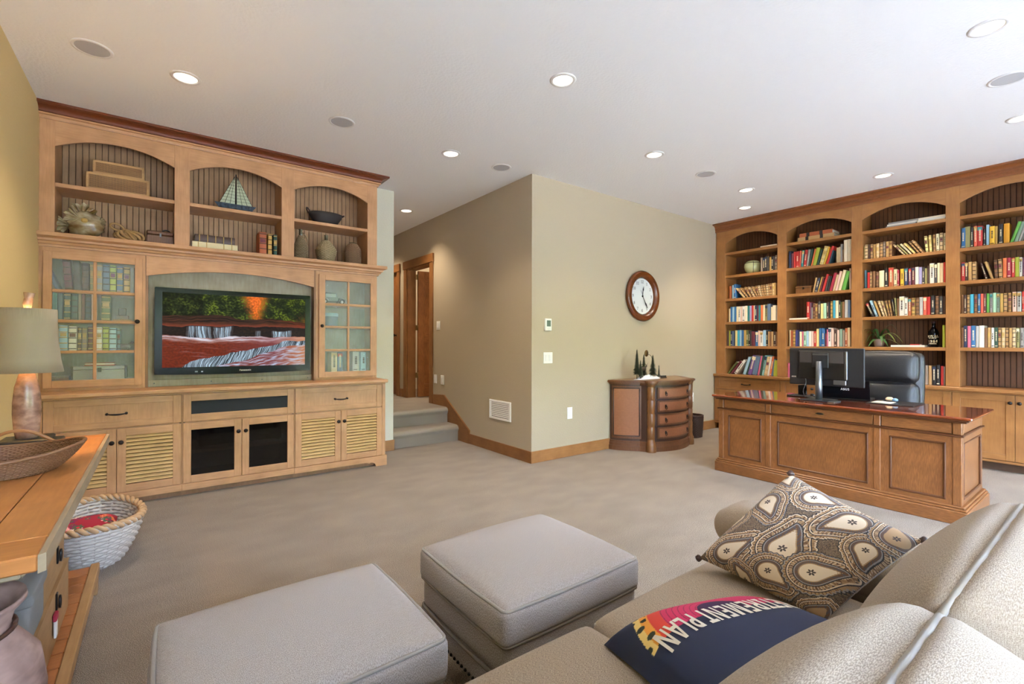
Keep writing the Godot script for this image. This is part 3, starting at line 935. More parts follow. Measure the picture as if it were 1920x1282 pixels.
		if i != 1:
			part_b("panel", M.cab_v, dw, dl + 0.055, dr - 0.055, ym + 0.058, 0.788, z - 0.02, z - 0.009)
			bar_handle(dw, Vector3((dl + dr) * 0.5, 0.717, z - 0.009), 0.115)
		else:
			part_b("speaker_grille", M.grille, dw, dl + 0.055, dr - 0.055, ym + 0.068, 0.778, z - 0.02, z - 0.004)
		var mid := (dl + dr) * 0.5
		for k in 2:
			var a := dl if k == 0 else mid + 0.0015
			var e := mid - 0.0015 if k == 0 else dr
			var d := framed("door", b, a, e, 0.107, ym - 0.004, z - 0.02, z, 0.055, 0.058, M.cab_v, M.cab_x)
			var px0 := a + 0.055
			var px1 := e - 0.055
			if i != 1:
				var cnt := 13
				var ph := (ym - 0.004 - 0.058 - 0.107 - 0.058) / cnt
				for s in cnt:
					var yy := 0.165 + ph * s
					begin()
					prism(PackedVector2Array([Vector2(z - 0.0185, yy + ph * 0.72), Vector2(z - 0.0185, yy + ph * 0.98), Vector2(z - 0.003, yy + ph * 0.44), Vector2(z - 0.001, yy + ph * 0.32), Vector2(z - 0.003, yy + ph * 0.2)]), 0, px0, px1)
					fin("slat", M.slat, d)
			else:
				part_b("pane", M.smoked, d, px0, px1, 0.165, ym - 0.062, z - 0.013, z - 0.009)
			knob(d, Vector3(e - 0.026 if k == 0 else a + 0.026, 0.497, z))
		if i == 1:
			part_b("shelf", M.cab_x, b, x0 + 0.018, x1 - 0.018, 0.335, 0.36, -DT + 0.012, z - 0.06)
			part_b("inner_back", M.matte_black, b, x0 + 0.018, x1 - 0.018, 0.095, 0.6, -DT + 0.012, -DT + 0.02)
		# bottom rail and recessed toe board
		begin()
		if i < 2:
			b3(x0, x1, 0.05, 0.104, z - 0.02, z + 0.004, 0.003)
		else:
			var p := PackedVector2Array([Vector2(x0, 0.104), Vector2(x0, 0.05), Vector2(1.66, 0.05)])
			for k in 7: p.append(Vector2(1.66 + 0.055 * sin(k * PI / 12.0), 0.035 + 0.015 * cos(k * PI / 12.0)))
			for k in 9: p.append(Vector2(1.73 + 0.055 * sin(k * PI / 16.0), 0.045 * cos(k * PI / 16.0)))
			p.append_array([Vector2(1.90, 0.0), Vector2(1.90, 0.104)])
			prism(p, 2, z - 0.02, z + 0.006)
		fin("bottom_rail", M.cab_x, b)
		part_b("toe_board", M.cab_dark, b, x0, x1 - (0.09 if i == 2 else 0.0), 0, 0.06, z - 0.075, z - 0.06)
	# receiver boxes behind the smoked doors
	for e in [[0.28, 0.62, "black receiver box on the upper shelf behind the smoked glass"], [0.66, 0.93, "second black media box, beside the receiver behind the smoked glass"]]:
		var r := thing("receiver", e[2], "receiver", at(e[0], 0.36, 5.0))
		part_d("case", M.matte_black, r, e[0], e[1], 0.372, 0.47, 4.85, 5.15, 0.004)
		for k in 4:
			begin(); lathe(at(e[0] + 0.03 if k % 2 == 0 else e[1] - 0.03, 0.36, 4.88 if k < 2 else 5.12), [Vector2(0.015, 0), Vector2(0.013, 0.012)], 10)
			fin("foot", M.black, r)
		part_d("display", M.steel, r, e[0] + 0.08, e[0] + 0.16, 0.42, 0.445, 4.847, 4.85)

func television() -> void:
	var o := thing("television", "wide black flat television showing a red rock waterfall", "television", at(0.5875, 0.985, 4.98))
	var x0 := -0.028
	var x1 := 1.203
	begin()
	var sx0 := 0.024
	var sx1 := 1.157
	var sy0 := 1.048
	var sy1 := 1.688
	var zf := -4.945
	prism(PackedVector2Array([Vector2(x0, sy0), Vector2(x0, 1.722), Vector2(x0 + 0.006, 1.728), Vector2(x1 - 0.006, 1.728), Vector2(x1, 1.722), Vector2(x1, sy0), Vector2(sx1, sy0), Vector2(sx1, sy1), Vector2(sx0, sy1), Vector2(sx0, sy0)]), 2, zf - 0.03, zf)
	# lower bezel with a gently bowed edge
	var p := PackedVector2Array([Vector2(x0, sy0)])
	for k in 17:
		var t := k / 16.0
		p.append(Vector2(x0 + (x1 - x0) * t, 0.992 - 0.012 * sin(t * PI)))
	p.append(Vector2(x1, sy0))
	prism(p, 2, zf - 0.03, zf - 0.001)
	fin("bezel", M.gloss, o)
	part_b("housing", M.black, o, x0 + 0.02, x1 - 0.02, 1.01, 1.71, zf - 0.09, zf - 0.028, 0.01)
	var sm := StandardMaterial3D.new()
	var im := waterfall_picture(640, 360)
	sm.albedo_color = Color(0.02, 0.02, 0.02)
	sm.roughness = 0.4
	sm.metallic_specular = 0.2
	sm.emission_enabled = true
	sm.emission_texture = ImageTexture.create_from_image(im)
	sm.emission_operator = BaseMaterial3D.EMISSION_OP_MULTIPLY
	sm.emission = Color(1, 1, 1)
	sm.emission_energy_multiplier = SCREEN
	begin(true)
	grid(1, 1, func(u, v): return Vector3(lerpf(sx0, sx1, u), lerpf(sy1, sy0, v), zf - 0.008), true)
	fin("screen", sm, o)
	letters(o, "Panasonic", 0.014, Transform3D(Basis(), Vector3(0.64, 1.012, zf + 0.001) - o.position), M.white, "Droid Sans", "lettering", true)
	pieces("indicator", M.steel, o, [[0.3, 0.314, 1.003, 1.013, zf - 0.001, zf + 0.001], [0.255, 0.275, 1.003, 1.015, zf - 0.001, zf + 0.001]])
	var l := AreaLight3D.new()
	l.name = "glow"
	l.area_size = Vector2(1.13, 0.64)
	l.light_energy = 0.05
	l.light_color = Color(0.9, 0.72, 0.6)
	l.area_range = 6
	l.shadow_enabled = true
	o.add_child(l)
	l.position = Vector3((sx0 + sx1) * 0.5, (sy0 + sy1) * 0.5, zf + 0.005) - o.position
	l.rotation = Vector3(0, PI, 0)

const SCREEN := 1.25

func waterfall_picture(w: int, h: int) -> Image:
	var im := Image.create(w, h, false, Image.FORMAT_RGB8)
	var n := FastNoiseLite.new(); n.seed = 5; n.frequency = 1.0; n.fractal_octaves = 4
	var n2 := FastNoiseLite.new(); n2.seed = 9; n2.frequency = 1.0; n2.fractal_octaves = 3
	for j in h:
		var v0 := float(j) / h
		for i in w:
			var u0 := float(i) / w
			var wx := n.get_noise_2d(u0 * 2.6 + 7.0, v0 * 2.2)
			var wy := n2.get_noise_2d(u0 * 5.0, v0 * 4.0 + 3.0)
			var u := clampf(u0 + 0.02 * wx, 0, 1)
			var v := clampf(v0 + 0.035 * wx + 0.02 * wy, 0, 1)
			var a := n.get_noise_2d(u * 9.0, v * 7.0) * 0.5 + 0.5
			var fine := n2.get_noise_2d(u * 42.0, v * 30.0) * 0.5 + 0.5
			var strata := n2.get_noise_2d(u * 3.0, v * 60.0) * 0.5 + 0.5
			var c := Color(0.05, 0.05, 0.03)
			var ledge := 0.27 + 0.06 * u + 0.02 * a
			if v < ledge:
				# trees and the lit canyon wall
				c = Color(0.04, 0.06, 0.02).lerp(Color(0.36, 0.42, 0.08), clampf(pow(fine * a * 2.0, 2.0) * 1.1, 0, 1))
				var cliff := clampf(1.0 - absf(u - 0.62) / 0.15 - v * 1.2, 0, 1) + clampf((u - 0.55) * 1.4 * (0.4 + v * 2.0) - 0.3, 0, 0.7)
				c = c.lerp(Color(0.95, 0.5, 0.14).lerp(Color(0.6, 0.22, 0.04), fine), clampf(cliff * 1.8 - fine * 0.7, 0, 1))
				if u < 0.25: c = c.darkened(0.35)
			elif v < 0.43:
				c = Color(0.05, 0.04, 0.04).lerp(Color(0.42, 0.2, 0.12), pow(strata, 1.6))
				if u > 0.7: c = c.lerp(Color(0.62, 0.2, 0.06), (u - 0.7) * 2.0 * strata)
				if v > 0.38: c = c.lerp(Color(0.46, 0.2, 0.13), (v - 0.38) / 0.05)
			elif v < 0.58:
				c = Color(0.07, 0.05, 0.06).lerp(Color(0.26, 0.14, 0.1), strata * fine)
				var f := 0.0
				for r in [[0.14, 0.31], [0.31, 0.46], [0.61, 0.66], [0.73, 0.9]]:
					f = maxf(f, clampf(minf(u - r[0], r[1] - u) * 40.0, 0, 1) * clampf((v - 0.43 - (0.05 if u > 0.55 else 0.0)) * 60.0, 0, 1))
				var streak := n2.get_noise_2d(u * 110.0, v * 2.0) * 0.5 + 0.5
				c = c.lerp(Color(0.72, 0.84, 0.92), clampf(f * (streak * 1.5 - 0.3), 0, 1))
			else:
				c = Color(0.46, 0.15, 0.07).lerp(Color(0.28, 0.1, 0.06), fine)
				c = c.lerp(Color(0.42, 0.2, 0.22), clampf((u - 0.35) * 2.0, 0, 0.8))
				c = c.lerp(Color(0.75, 0.52, 0.34), clampf((u - 0.75) * 3.0, 0, 0.8))
				var foam := n.get_noise_2d(u * 4.0 + v * 3.0, v * 34.0) * 0.5 + 0.5
				var band := clampf(1.0 - absf(v - 0.6) / 0.075, 0, 1) * clampf(1.2 - absf(u - 0.36) * 1.6, 0, 1)
				c = c.lerp(Color(0.82, 0.86, 0.92), clampf(band * 1.25 * (foam * 1.6 - 0.25), 0, 0.9))
				# the curved lower fall
				var edge := 1.0 - 0.36 * pow(clampf((u - 0.12) / 0.72, 0, 1), 0.75) if u > 0.12 else 2.0
				var depth := v - edge
				if depth > 0.0:
					var th := 0.05 + 0.16 * (1.0 - u)
					var st := n2.get_noise_2d((u + depth * 0.25) * 95.0, depth * 3.0) * 0.5 + 0.5
					if depth < th:
						c = Color(0.08, 0.08, 0.09).lerp(Color(0.74, 0.84, 0.92), clampf(st * 1.6 - 0.35, 0, 1))
					elif u > 0.35:
						var w2 := n.get_noise_2d(u * 5.0 - v * 8.0, (v + u * 0.4) * 26.0) * 0.5 + 0.5
						c = c.lerp(Color(0.66, 0.76, 0.88), clampf(w2 * 1.7 - 0.55 + (0.2 if u < 0.5 else 0.0), 0, 0.9))
				elif foam > 0.6 and u < 0.5:
					c = c.lerp(Color(0.7, 0.66, 0.74), (foam - 0.6) * 1.3)
			im.set_pixel(i, j, Color(clampf(c.r, 0, 1), clampf(c.g, 0, 1), clampf(c.b, 0, 1)))
	return im

const SHELF_Y := [0.0, 2.61, 2.272, 1.927, 1.585, 1.231, 0.818]
const BAY_L := [0.0, 3.69, 2.84, 1.99, 1.133]
const BAY_R := [0.0, 2.955, 2.10, 1.245, 0.385]
const ORD := ["", "first", "second", "third", "fourth", "fifth", "sixth", "seventh", "eighth", "ninth", "tenth", "eleventh", "twelfth", "thirteenth", "fourteenth", "fifteenth", "sixteenth", "seventeenth", "eighteenth", "nineteenth", "twentieth", "twenty-first", "twenty-second", "twenty-third", "twenty-fourth", "twenty-fifth", "twenty-sixth", "twenty-seventh"]

# colour word in the tables: [words in the label, sRGB hex]
const TONE := {
	"taupe": ["grey brown", "8d7a68"], "black": ["black", "221e1e"], "charcoal": ["charcoal", "403a38"], "gold": ["gold", "b8924a"], "rust": ["rust brown", "a3552e"], "sky": ["pale blue", "9dbfd2"],
	"blue": ["blue", "2f6496"], "sand": ["sand coloured", "d0b487"], "tan": ["tan", "b18a58"], "cream": ["cream", "e2d2a8"], "white": ["white", "e4ded2"], "blush": ["pale pink", "deb8a4"], "ivory": ["ivory", "ead9bb"],
	"teal": ["teal", "2f7d7d"], "lavender": ["lavender", "a59cc0"], "red": ["red", "b82c26"], "navy": ["navy", "27324f"], "maroon": ["maroon", "642430"], "orange": ["orange", "cf6a38"], "olive": ["olive", "8e8550"], "slate": ["slate blue", "5c7088"],
	"grey": ["grey", "968f88"], "umber": ["dark brown", "4a3024"], "lime": ["yellow green", "a3a832"], "butter": ["pale yellow", "e3cf86"], "cyan": ["bright blue", "3e9db6"], "moss": ["moss green", "5c6434"], "brown": ["brown", "7d5636"],
	"forest": ["dark green", "27483a"], "violet": ["violet", "6f4f8e"], "rose": ["pink", "c8637c"], "aqua": ["aqua", "8fc0b8"], "coral": ["coral red", "d05a44"], "petrol": ["dark teal", "34525c"], "crimson": ["crimson", "9c2238"], "green": ["green", "5c9a3e"],
	"plum": ["plum", "6a3a52"], "mint": ["mint green", "a8cbaa"], "silver": ["silver grey", "b4b1ac"], "indigo": ["indigo", "3c3a78"], "sage": ["grey green", "7f9682"], "yellow": ["yellow", "d9a92e"], "amber": ["amber", "cf8e1e"]}

const ROWS := {
	"1 2": "taupe 496 26 198 0, black* 523 28 193 0, black* 552 28 207 0, charcoal 581 26 204 0, gold 610 26 193 0, black* 638 25 197 0, charcoal 665 22 193 0, taupe* 688 25 205 0",
	"1 3": "rust 38 32 189 0, sky 83 25 197 0, blue* 109 35 209 0, sand* 255 21 183 -40, tan* 301 22 179 -38, tan* 347 24 169 -32, sand* 393 23 167 -31, tan* 438 23 168 -30, tan* 466 25 159 -20, sand* 494 25 158 -16, tan* 521 26 158 -12, tan* 549 26 159 -9, sand* 576 26 161 -5, tan* 603 26 165 -5, tan* 625 25 168 -2, sand* 651 26 171 -1, tan* 676 25 174 -1",
	"1 4": "sand 34 23 196 0, blue 58 25 222 0, sky 83 30 221 0, blue 113 32 223 0, cream 145 27 222 0, white* 172 34 220 0, blush 206 29 221 0, white* 235 38 220 0, ivory 273 35 224 0, teal 308 33 223 0, lavender 341 28 221 0, red 369 28 225 0, cream 397 15 221 0, navy* 412 34 218 0, maroon 448 16 218 0, teal 464 32 222 0, orange 496 31 220 0, cream 527 27 222 0, olive* 554 31 224 0, slate 585 45 231 0, cream 633 25 188 0, ivory 658 43 206 0, grey 703 15 204 0",
	"1 5": "umber 0 33 218 0, lime 35 22 227 0, navy* 58 32 222 0, slate 90 21 219 0, navy 111 16 221 0, butter 127 36 228 0, cyan 163 32 230 0, sky 195 27 233 0, blue 222 35 227 0, gold 257 36 231 0, moss* 295 29 223 0, black* 326 23 223 0, charcoal 349 16 220 0, maroon 366 50 208 0, blue* 420 41 206 0, blush 461 29 219 0, white* 490 36 205 0, sky 526 41 224 0, black* 567 26 216 0, tan 594 22 203 0, brown 616 22 202 0, tan 638 27 201 0, umber* 665 37 201 0, brown 703 15 198 0",
	"1 6": "moss 3 28 215 38, maroon 51 28 234 38, white* 100 38 243 36, sky 240 39 261 18, forest 287 22 260 17, violet* 313 53 280 15, slate 375 66 267 11, rose 449 25 278 10, forest 476 29 281 9, aqua* 508 28 284 9, sand* 539 40 267 11, white 582 24 268 9, orange* 607 28 272 9, slate 637 23 235 9, lime 665 53 221 4",
	"2 2": "navy 11 35 233 0, maroon 50 23 198 0, red 75 23 215 0, red* 99 40 215 0, coral 140 19 217 2, teal* 159 28 217 4, red* 191 34 217 5, grey 229 23 218 6, forest 255 21 222 8, orange 277 21 217 12, lime 299 41 227 12, forest 344 26 201 14, butter* 377 45 230 15, yellow 426 17 222 15, red 447 28 227 17, petrol 478 17 170 16, sand 567 28 191 0, sand 596 17 195 0, grey 613 21 228 0, brown 634 12 156 0, ivory 648 39 272 0, ivory 688 28 274 0, ivory 717 14 274 0",
	"2 3": "tan 299 19 189 11, navy* 321 31 182 12, gold 356 18 196 14, maroon 379 17 185 14, red 402 27 223 15, charcoal 439 21 197 12, black 466 18 194 11, crimson 488 31 228 14, sand 523 26 203 13, blush 553 27 243 12, cream 584 33 252 13, green 622 39 232 14, blush 705 20 261 0",
	"2 4": "red* 230 37 225 0, plum 268 21 215 0, grey 290 13 149 0, brown* 304 29 201 0, brown* 334 26 199 0, charcoal* 363 29 225 0, butter 394 29 193 0, mint 425 34 197 0, umber* 465 19 206 0, black 485 17 202 0, gold* 503 23 213 0, cyan 530 29 223 0, cream 560 31 219 0, black* 593 23 215 0, moss 617 9 197 0, brown 628 28 200 0, silver 658 34 220 0, slate 693 27 216 0",
	"2 5": "sand 21 18 217 0, rust 40 24 208 0, gold* 66 29 216 0, indigo 97 28 216 0, navy 126 18 206 0, cream 145 27 194 0, rose 173 22 196 0, mint* 197 33 195 0, sky 230 27 201 0, white 257 32 198 0, blush 289 24 195 0, red* 315 29 196 0, butter 344 32 228 0, blue 378 21 234 0, blue* 400 39 235 0, maroon 441 20 166 0, rose 462 17 216 0, white* 480 33 236 0, blush 514 26 228 0, umber* 543 29 206 0, blush 575 24 206 0, sage 601 32 218 0, taupe 637 21 200 0, rust* 660 27 227 0, sand 689 28 232 0",
	"3 2": "olive -7 20 167 0, sand* 15 29 178 0, umber 46 19 175 0, tan* 69 23 175 0, tan* 97 24 171 0, sand* 127 27 173 0, tan* 159 29 178 0, taupe* 193 22 184 0, tan* 220 27 181 0, brown* 250 27 183 0, sand* 381 17 161 -37, olive 411 15 156 -37, cream* 440 17 157 -36, butter* 474 19 158 -36, tan* 512 16 168 -33, tan* 542 19 174 -32, butter* 575 23 182 -5, butter* 607 21 186 -3, brown* 637 22 190 -1, cream* 663 25 189 -1, sand* 691 27 193 0, cream* 723 16 186 0",
	"3 3": "petrol 11 21 218 0, red 37 26 189 0, tan* 66 19 193 0, brown 91 27 196 0, brown* 125 24 185 0, cream 154 47 195 0, black* 206 31 214 0, rust* 242 46 221 0, cream* 291 30 195 0, crimson* 325 16 184 0, yellow* 351 33 193 0, navy* 388 32 195 0, plum* 425 26 189 0, maroon* 455 26 194 0, white 484 30 196 0, lavender 514 28 191 0, charcoal* 544 20 188 0, olive 566 20 173 0, umber 588 17 198 0, white* 607 39 220 0, charcoal* 648 22 213 0, cream 671 21 216 0, sand 692 29 213 0, red 723 16 218 0",
	"3 4": "black* 85 26 174 -22, sky* 119 25 199 -18, tan* 157 20 191 -18, sand* 192 20 189 -17, sand* 219 16 185 -15, brown* 245 19 186 -11, brown* 267 16 187 -8, black* 294 13 200 -7, olive* 311 14 206 -4, brown 328 14 195 -1, white* 343 44 220 0, white* 388 31 196 0, rust* 422 29 194 0, gold* 454 30 195 0, brown* 489 30 194 0, silver 521 29 199 0, coral* 552 30 200 0, red 583 29 199 0, black* 618 32 210 0, brown* 654 28 200 0, charcoal* 686 30 197 0, umber 719 15 193 0",
	"3 5": "lime 713 23 238 0",
	"3 6": "lavender 483 25 213 0, slate* 513 49 211 0, taupe 565 29 210 0, tan 597 29 210 0, black* 628 33 208 0, black* 664 30 222 0, red 698 25 209 0, grey 724 11 206 0",
	"4 2": "blue* -6 33 212 0, olive 30 44 221 0, charcoal* 76 20 205 0, coral* 100 25 215 0, red* 126 39 211 0, black* 170 18 175 0, sky 191 21 212 0, yellow* 215 39 189 0, gold 254 19 185 0, black* 280 31 198 0, amber 315 42 197 0, green 359 23 203 16, sage 384 27 198 16, grey 413 17 171 15",
	"4 3": "red* -1 31 195 0, umber* 32 25 196 0, tan* 59 27 195 0, tan* 90 27 191 0, umber* 187 17 177 -14, tan* 227 20 186 -16, brown* 254 26 188 -3, tan* 283 26 192 -2, orange 310 28 198 0, crimson* 339 29 197 0, red* 370 23 193 0, lime 394 29 195 0, white* 424 19 188 0, plum 445 10 188 0",
	"4 4": "brown -1 22 198 0, umber* 26 20 194 0, tan* 49 20 193 0, cyan 71 30 199 0, brown* 105 21 194 0, blue* 128 21 198 0, coral 151 21 197 0, maroon* 174 16 195 0, green 193 21 196 0, grey* 217 20 195 0, mint 239 24 199 0, sage* 264 24 195 0, gold* 291 22 189 0, tan* 316 26 190 0, brown* 348 22 194 0, blush* 375 30 197 0, silver* 408 30 195 0, red* 442 12 197 0",
	"4 5": "brown -5 24 208 0, navy* 23 28 227 0, rose 52 26 223 0, blue* 79 35 225 0, silver 114 24 220 0, white 139 39 225 0, brown 180 19 202 0, tan* 201 23 204 0, white* 227 22 201 0, forest* 251 25 204 0, tan* 277 22 199 0, sand* 302 24 199 0, tan* 328 23 197 0, tan* 355 20 196 0, sand* 377 22 197 0, olive* 402 23 196 0, grey* 428 24 195 0",
}

var book_mats := {}

func tone(name_: String) -> StandardMaterial3D:
	if not book_mats.has(name_):
		book_mats[name_] = flat(Color.html(TONE[name_][1]), 0.62)
	return book_mats[name_]

# a standing book; spine at z = 0 facing +z, width along x from x0
func make_book(o: Node3D, x0: float, t: float, h: float, dep: float, tn: String, printed: bool, old: bool) -> void:
	T = Transform3D.IDENTITY
	var m := tone(tn)
	var r := rng.randf()
	begin()
	# rounded spine and two boards
	var bt := minf(0.0025, t * 0.16)
	var arc := PackedVector2Array()
	var bow := minf(0.005, t * 0.22)
	for k in 7:
		var a := PI * k / 6.0
		arc.append(Vector2(x0 + t * 0.5 - cos(a) * t * 0.5, -bow + sin(a) * bow))
	arc.append(Vector2(x0 + t - bt, -bow)); arc.append(Vector2(x0 + bt, -bow))
	prism(arc, 1, 0, h)
	b3(x0, x0 + bt, 0, h, -dep, -bow); b3(x0 + t - bt, x0 + t, 0, h, -dep, -bow)
	fin("cover", m, o)
	part_b("page_block", M.paper, o, x0 + bt, x0 + t - bt, 0.003, h - 0.004, -dep + 0.004, -bow)
	if old:
		begin()
		for y in [0.08, 0.3, 0.52, 0.74, 0.93]:
			b3(x0 + t * 0.02, x0 + t * 0.98, h * y - 0.0035, h * y + 0.0035, -0.004, 0.0012, 0.001)
		tag(fin("raised_bands", M.print_dark if r < 0.55 else M.print_gold, o), "", "", "", "stuff")
		if r > 0.3:
			part_b("title_patch", M.print_gold if r > 0.65 else tone("maroon"), o, x0 + t * 0.12, x0 + t * 0.88, h * 0.56, h * 0.71, -0.003, 0.0008)
	elif printed:
		var dark: bool = m.albedo_color.get_luminance() > 0.5
		begin()
		var y0 := h * (0.22 + 0.2 * r)
		var y1 := h * (0.72 + 0.16 * (1.0 - r))
		var y := y0
		while y < y1:                                  # title that runs down the spine: small strokes, too far away to read
			var l := 0.006 + 0.012 * rng.randf()
			b3(x0 + t * 0.34, x0 + t * 0.68, y, minf(y + l, y1), -0.002, 0.0006)
			y += l + 0.004
		tag(fin("spine_print", M.print_dark if dark else M.print_light, o), "", "", "", "stuff")
		if r > 0.45: part_b("spine_mark", M.print_dark if dark else M.print_light, o, x0 + t * 0.15, x0 + t * 0.85, h * 0.06, h * 0.1, -0.003, 0.0006)
		if r < 0.4:
			part_b("spine_band", tone(["red", "gold", "teal", "navy", "cream"][int(r * 12.0)]), o, x0 + t * 0.03, x0 + t * 0.97, h * 0.78, h * 0.95, -0.004, 0.0004)

func book_rows() -> void:
	for key in ROWS:
		var b := int(key.get_slice(" ", 0))
		var r := int(key.get_slice(" ", 1))
		var toks: PackedStringArray = ROWS[key].split(", ")
		var i := 0
		var reach := -1.0
		for tk in toks:
			i += 1
			var f: PackedStringArray = tk.split(" ")
			var tn: String = f[0].trim_suffix("*")
			var printed: bool = f[0].ends_with("*")
			var off := float(f[1]) / 1000.0
			var t := float(f[2]) / 1000.0 - 0.0012
			var h := float(f[3]) / 1000.0
			var lean := deg_to_rad(float(f[4]))
			off = maxf(off, 0.004)
			var old: bool = printed and (tn in ["tan", "sand", "taupe", "butter", "brown", "gold"])
			var word: String = TONE[tn][0]
			var what := "book leaning over" if absf(float(f[4])) > 9 else ("old banded book" if old else ("book with printed spine" if printed else "plain book"))
			var label := "%s %s, %s along the %s shelf, %s bookcase bay" % [word, what, ORD[i], ORD[r], ORD[b]]
			var along := off + (t / cos(lean) if lean > 0.0 else 0.0)
			var p := at(6.752 + 0.012 * rng.randf(), SHELF_Y[r] + 0.001, BAY_L[b] - along)
			var bs := Basis(Vector3.UP, -PI / 2) * Basis(Vector3(0, 0, 1), -lean)
			var o := placed("book", label, "book", Transform3D(bs, p), "books in the bookcases")
			make_book(o, -t if lean > 0.0 else 0.0, t, h, clampf(h * 0.72, 0.11, 0.2), tn, printed, old)

func bookcases() -> void:
	var org := Transform3D(Basis(Vector3.UP, -PI / 2), at(6.72, 0, 3.80))
	var inner := [[0.11, 0.845], [0.96, 1.70], [1.81, 2.555], [2.667, 3.415]]
	var posts := [[-0.03, 0.11], [0.845, 0.96], [1.70, 1.81], [2.555, 2.667], [3.415, 3.53]]
	var zb := -0.325
	for i in 4:
		var b: Array = inner[i]
		var o := placed("bookcase", "%s arched bookcase bay from the clock wall" % ORD[i + 1], "bookcase", org, "built-in bookcase bays")
		if i == 0: part_b("stile", M.lib_v, o, posts[0][0], posts[0][1], 0.8185, 2.985, -0.022, 0, 0.0015)
		part_b("stile", M.lib_v, o, posts[i + 1][0], posts[i + 1][1], 0.8185, 2.985, -0.022, 0, 0.0015)
		pieces("side_panel", M.lib_v, o, [[b[0] - 0.018, b[0], 0.8185, 2.985, zb, -0.0225], [b[1], b[1] + 0.018, 0.8185, 2.985, zb, -0.0225]])
		part_b("top_panel", M.lib_back, o, b[0], b[1], 2.985, 3.0, zb, -0.022)
		begin(); prism(arch_poly(b[0], b[1], 2.745, 2.855, 2.99), 2, -0.022, -0.0008); fin("arched_rail", M.lib_x, o)
		for r in range(1, 6):
			part_b("shelf", M.lib_x, o, b[0], b[1], SHELF_Y[r] - 0.037, SHELF_Y[r], zb + 0.014, -0.003, 0.002)
		planks(o, b[0], b[1], 0.818, 2.985, zb + 0.013, 0.0415, M.lib_back, M.lib_gap)
	T = org
	begin()
	var path := [[Vector2(-0.04, 0), Vector2(0, 1)], [Vector2(3.53, 0), Vector2(0, 1)]]
	sweep(path, [Vector2(0, 2.93), Vector2(0.01, 2.93), Vector2(0.014, 2.945), Vector2(0.014, 2.965), Vector2(0.024, 2.97), Vector2(0.024, 2.985), Vector2(0, 2.985)])
	var cp := [Vector2(0.016, 2.985), Vector2(0.026, 2.988)]
	for k in 9:
		var a := PI * 0.5 * k / 8.0
		cp.append(Vector2(0.026 + 0.054 * (1.0 - cos(a)), 2.992 + 0.036 * sin(a)))
	cp.append_array([Vector2(0.088, 3.03), Vector2(0.088, 3.049), Vector2(0, 3.049)])
	sweep(path, cp)
	tag(fin("crown_moulding", M.lib_crown, self), "dark brown crown moulding along the top of the bookcases", "moulding")
	begin(); b3(-0.03, 3.53, 0.783, 0.818, -0.33, 0.088, 0.005)
	solo("worktop", "long brown worktop under the bookcases", "worktop", M.lib_z)
	# base units
	var ux := [-0.03, 0.902, 1.755, 2.611, 3.53]
	var names := ["base cabinet under the first bookcase bay, with a drawer and bar handle", "base cabinet under the second bookcase bay, behind the monitor", "base cabinet under the third bookcase bay, behind the leather chair", "base cabinet under the fourth bookcase bay, beside the desk end"]
	for i in 4:
		var o := placed("base_cabinet", names[i], "cabinet", org, "bookcase base cabinets")
		var a: float = ux[i]
		var e: float = ux[i + 1]
		var z := 0.05
		pieces("side_panel", M.lib_back, o, [[a, a + 0.018, 0.09, 0.768, -0.33, z - 0.0225], [e - 0.018, e, 0.09, 0.768, -0.33, z - 0.0225]])
		part_b("back_panel", M.lib_back, o, a + 0.02, e - 0.02, 0.11, 0.768, -0.31, -0.3)
		pieces("rail", M.lib_x, o, [[a, e, 0.768, 0.783, z - 0.022, z - 0.004], [a, e, 0.09, 0.112, z - 0.022, z - 0.004]])
		var l := a + (0.02 if i == 0 else 0.006)
		var r := e - 0.006
		pieces("end_stile", M.lib_v, o, [[a, l - 0.003, 0.1125, 0.7675, z - 0.022, z - 0.004], [r + 0.003, e, 0.1125, 0.7675, z - 0.022, z - 0.004]])
		var ytop := 0.766
		if i == 0:
			var dw := framed("drawer", o, l, r, 0.598, ytop, z - 0.02, z, 0.055, 0.045, M.lib_v, M.lib_x)
			part_b("panel", M.lib_x, dw, l + 0.055, r - 0.055, 0.643, ytop - 0.045, z - 0.02, z - 0.009)
			bar_handle(dw, Vector3((l + r) * 0.5, 0.685, z - 0.009), 0.11)
			ytop = 0.592
		var mid := (l + r) * 0.5
		for k in 2:
			var x0 := l if k == 0 else mid + 0.0015
			var x1 := mid - 0.0015 if k == 0 else r
			var d := framed("door", o, x0, x1, 0.118, ytop, z - 0.02, z, 0.062, 0.062, M.lib_v, M.lib_x)
			part_b("panel", M.lib_v, d, x0 + 0.062, x1 - 0.062, 0.18, ytop - 0.062, z - 0.02, z - 0.009)
			knob(d, Vector3(x1 - 0.03 if k == 0 else x0 + 0.03, ytop - 0.075, z))
		part_b("toe_board", M.lib_toe, o, a, e, 0, 0.09, -0.06, -0.04)

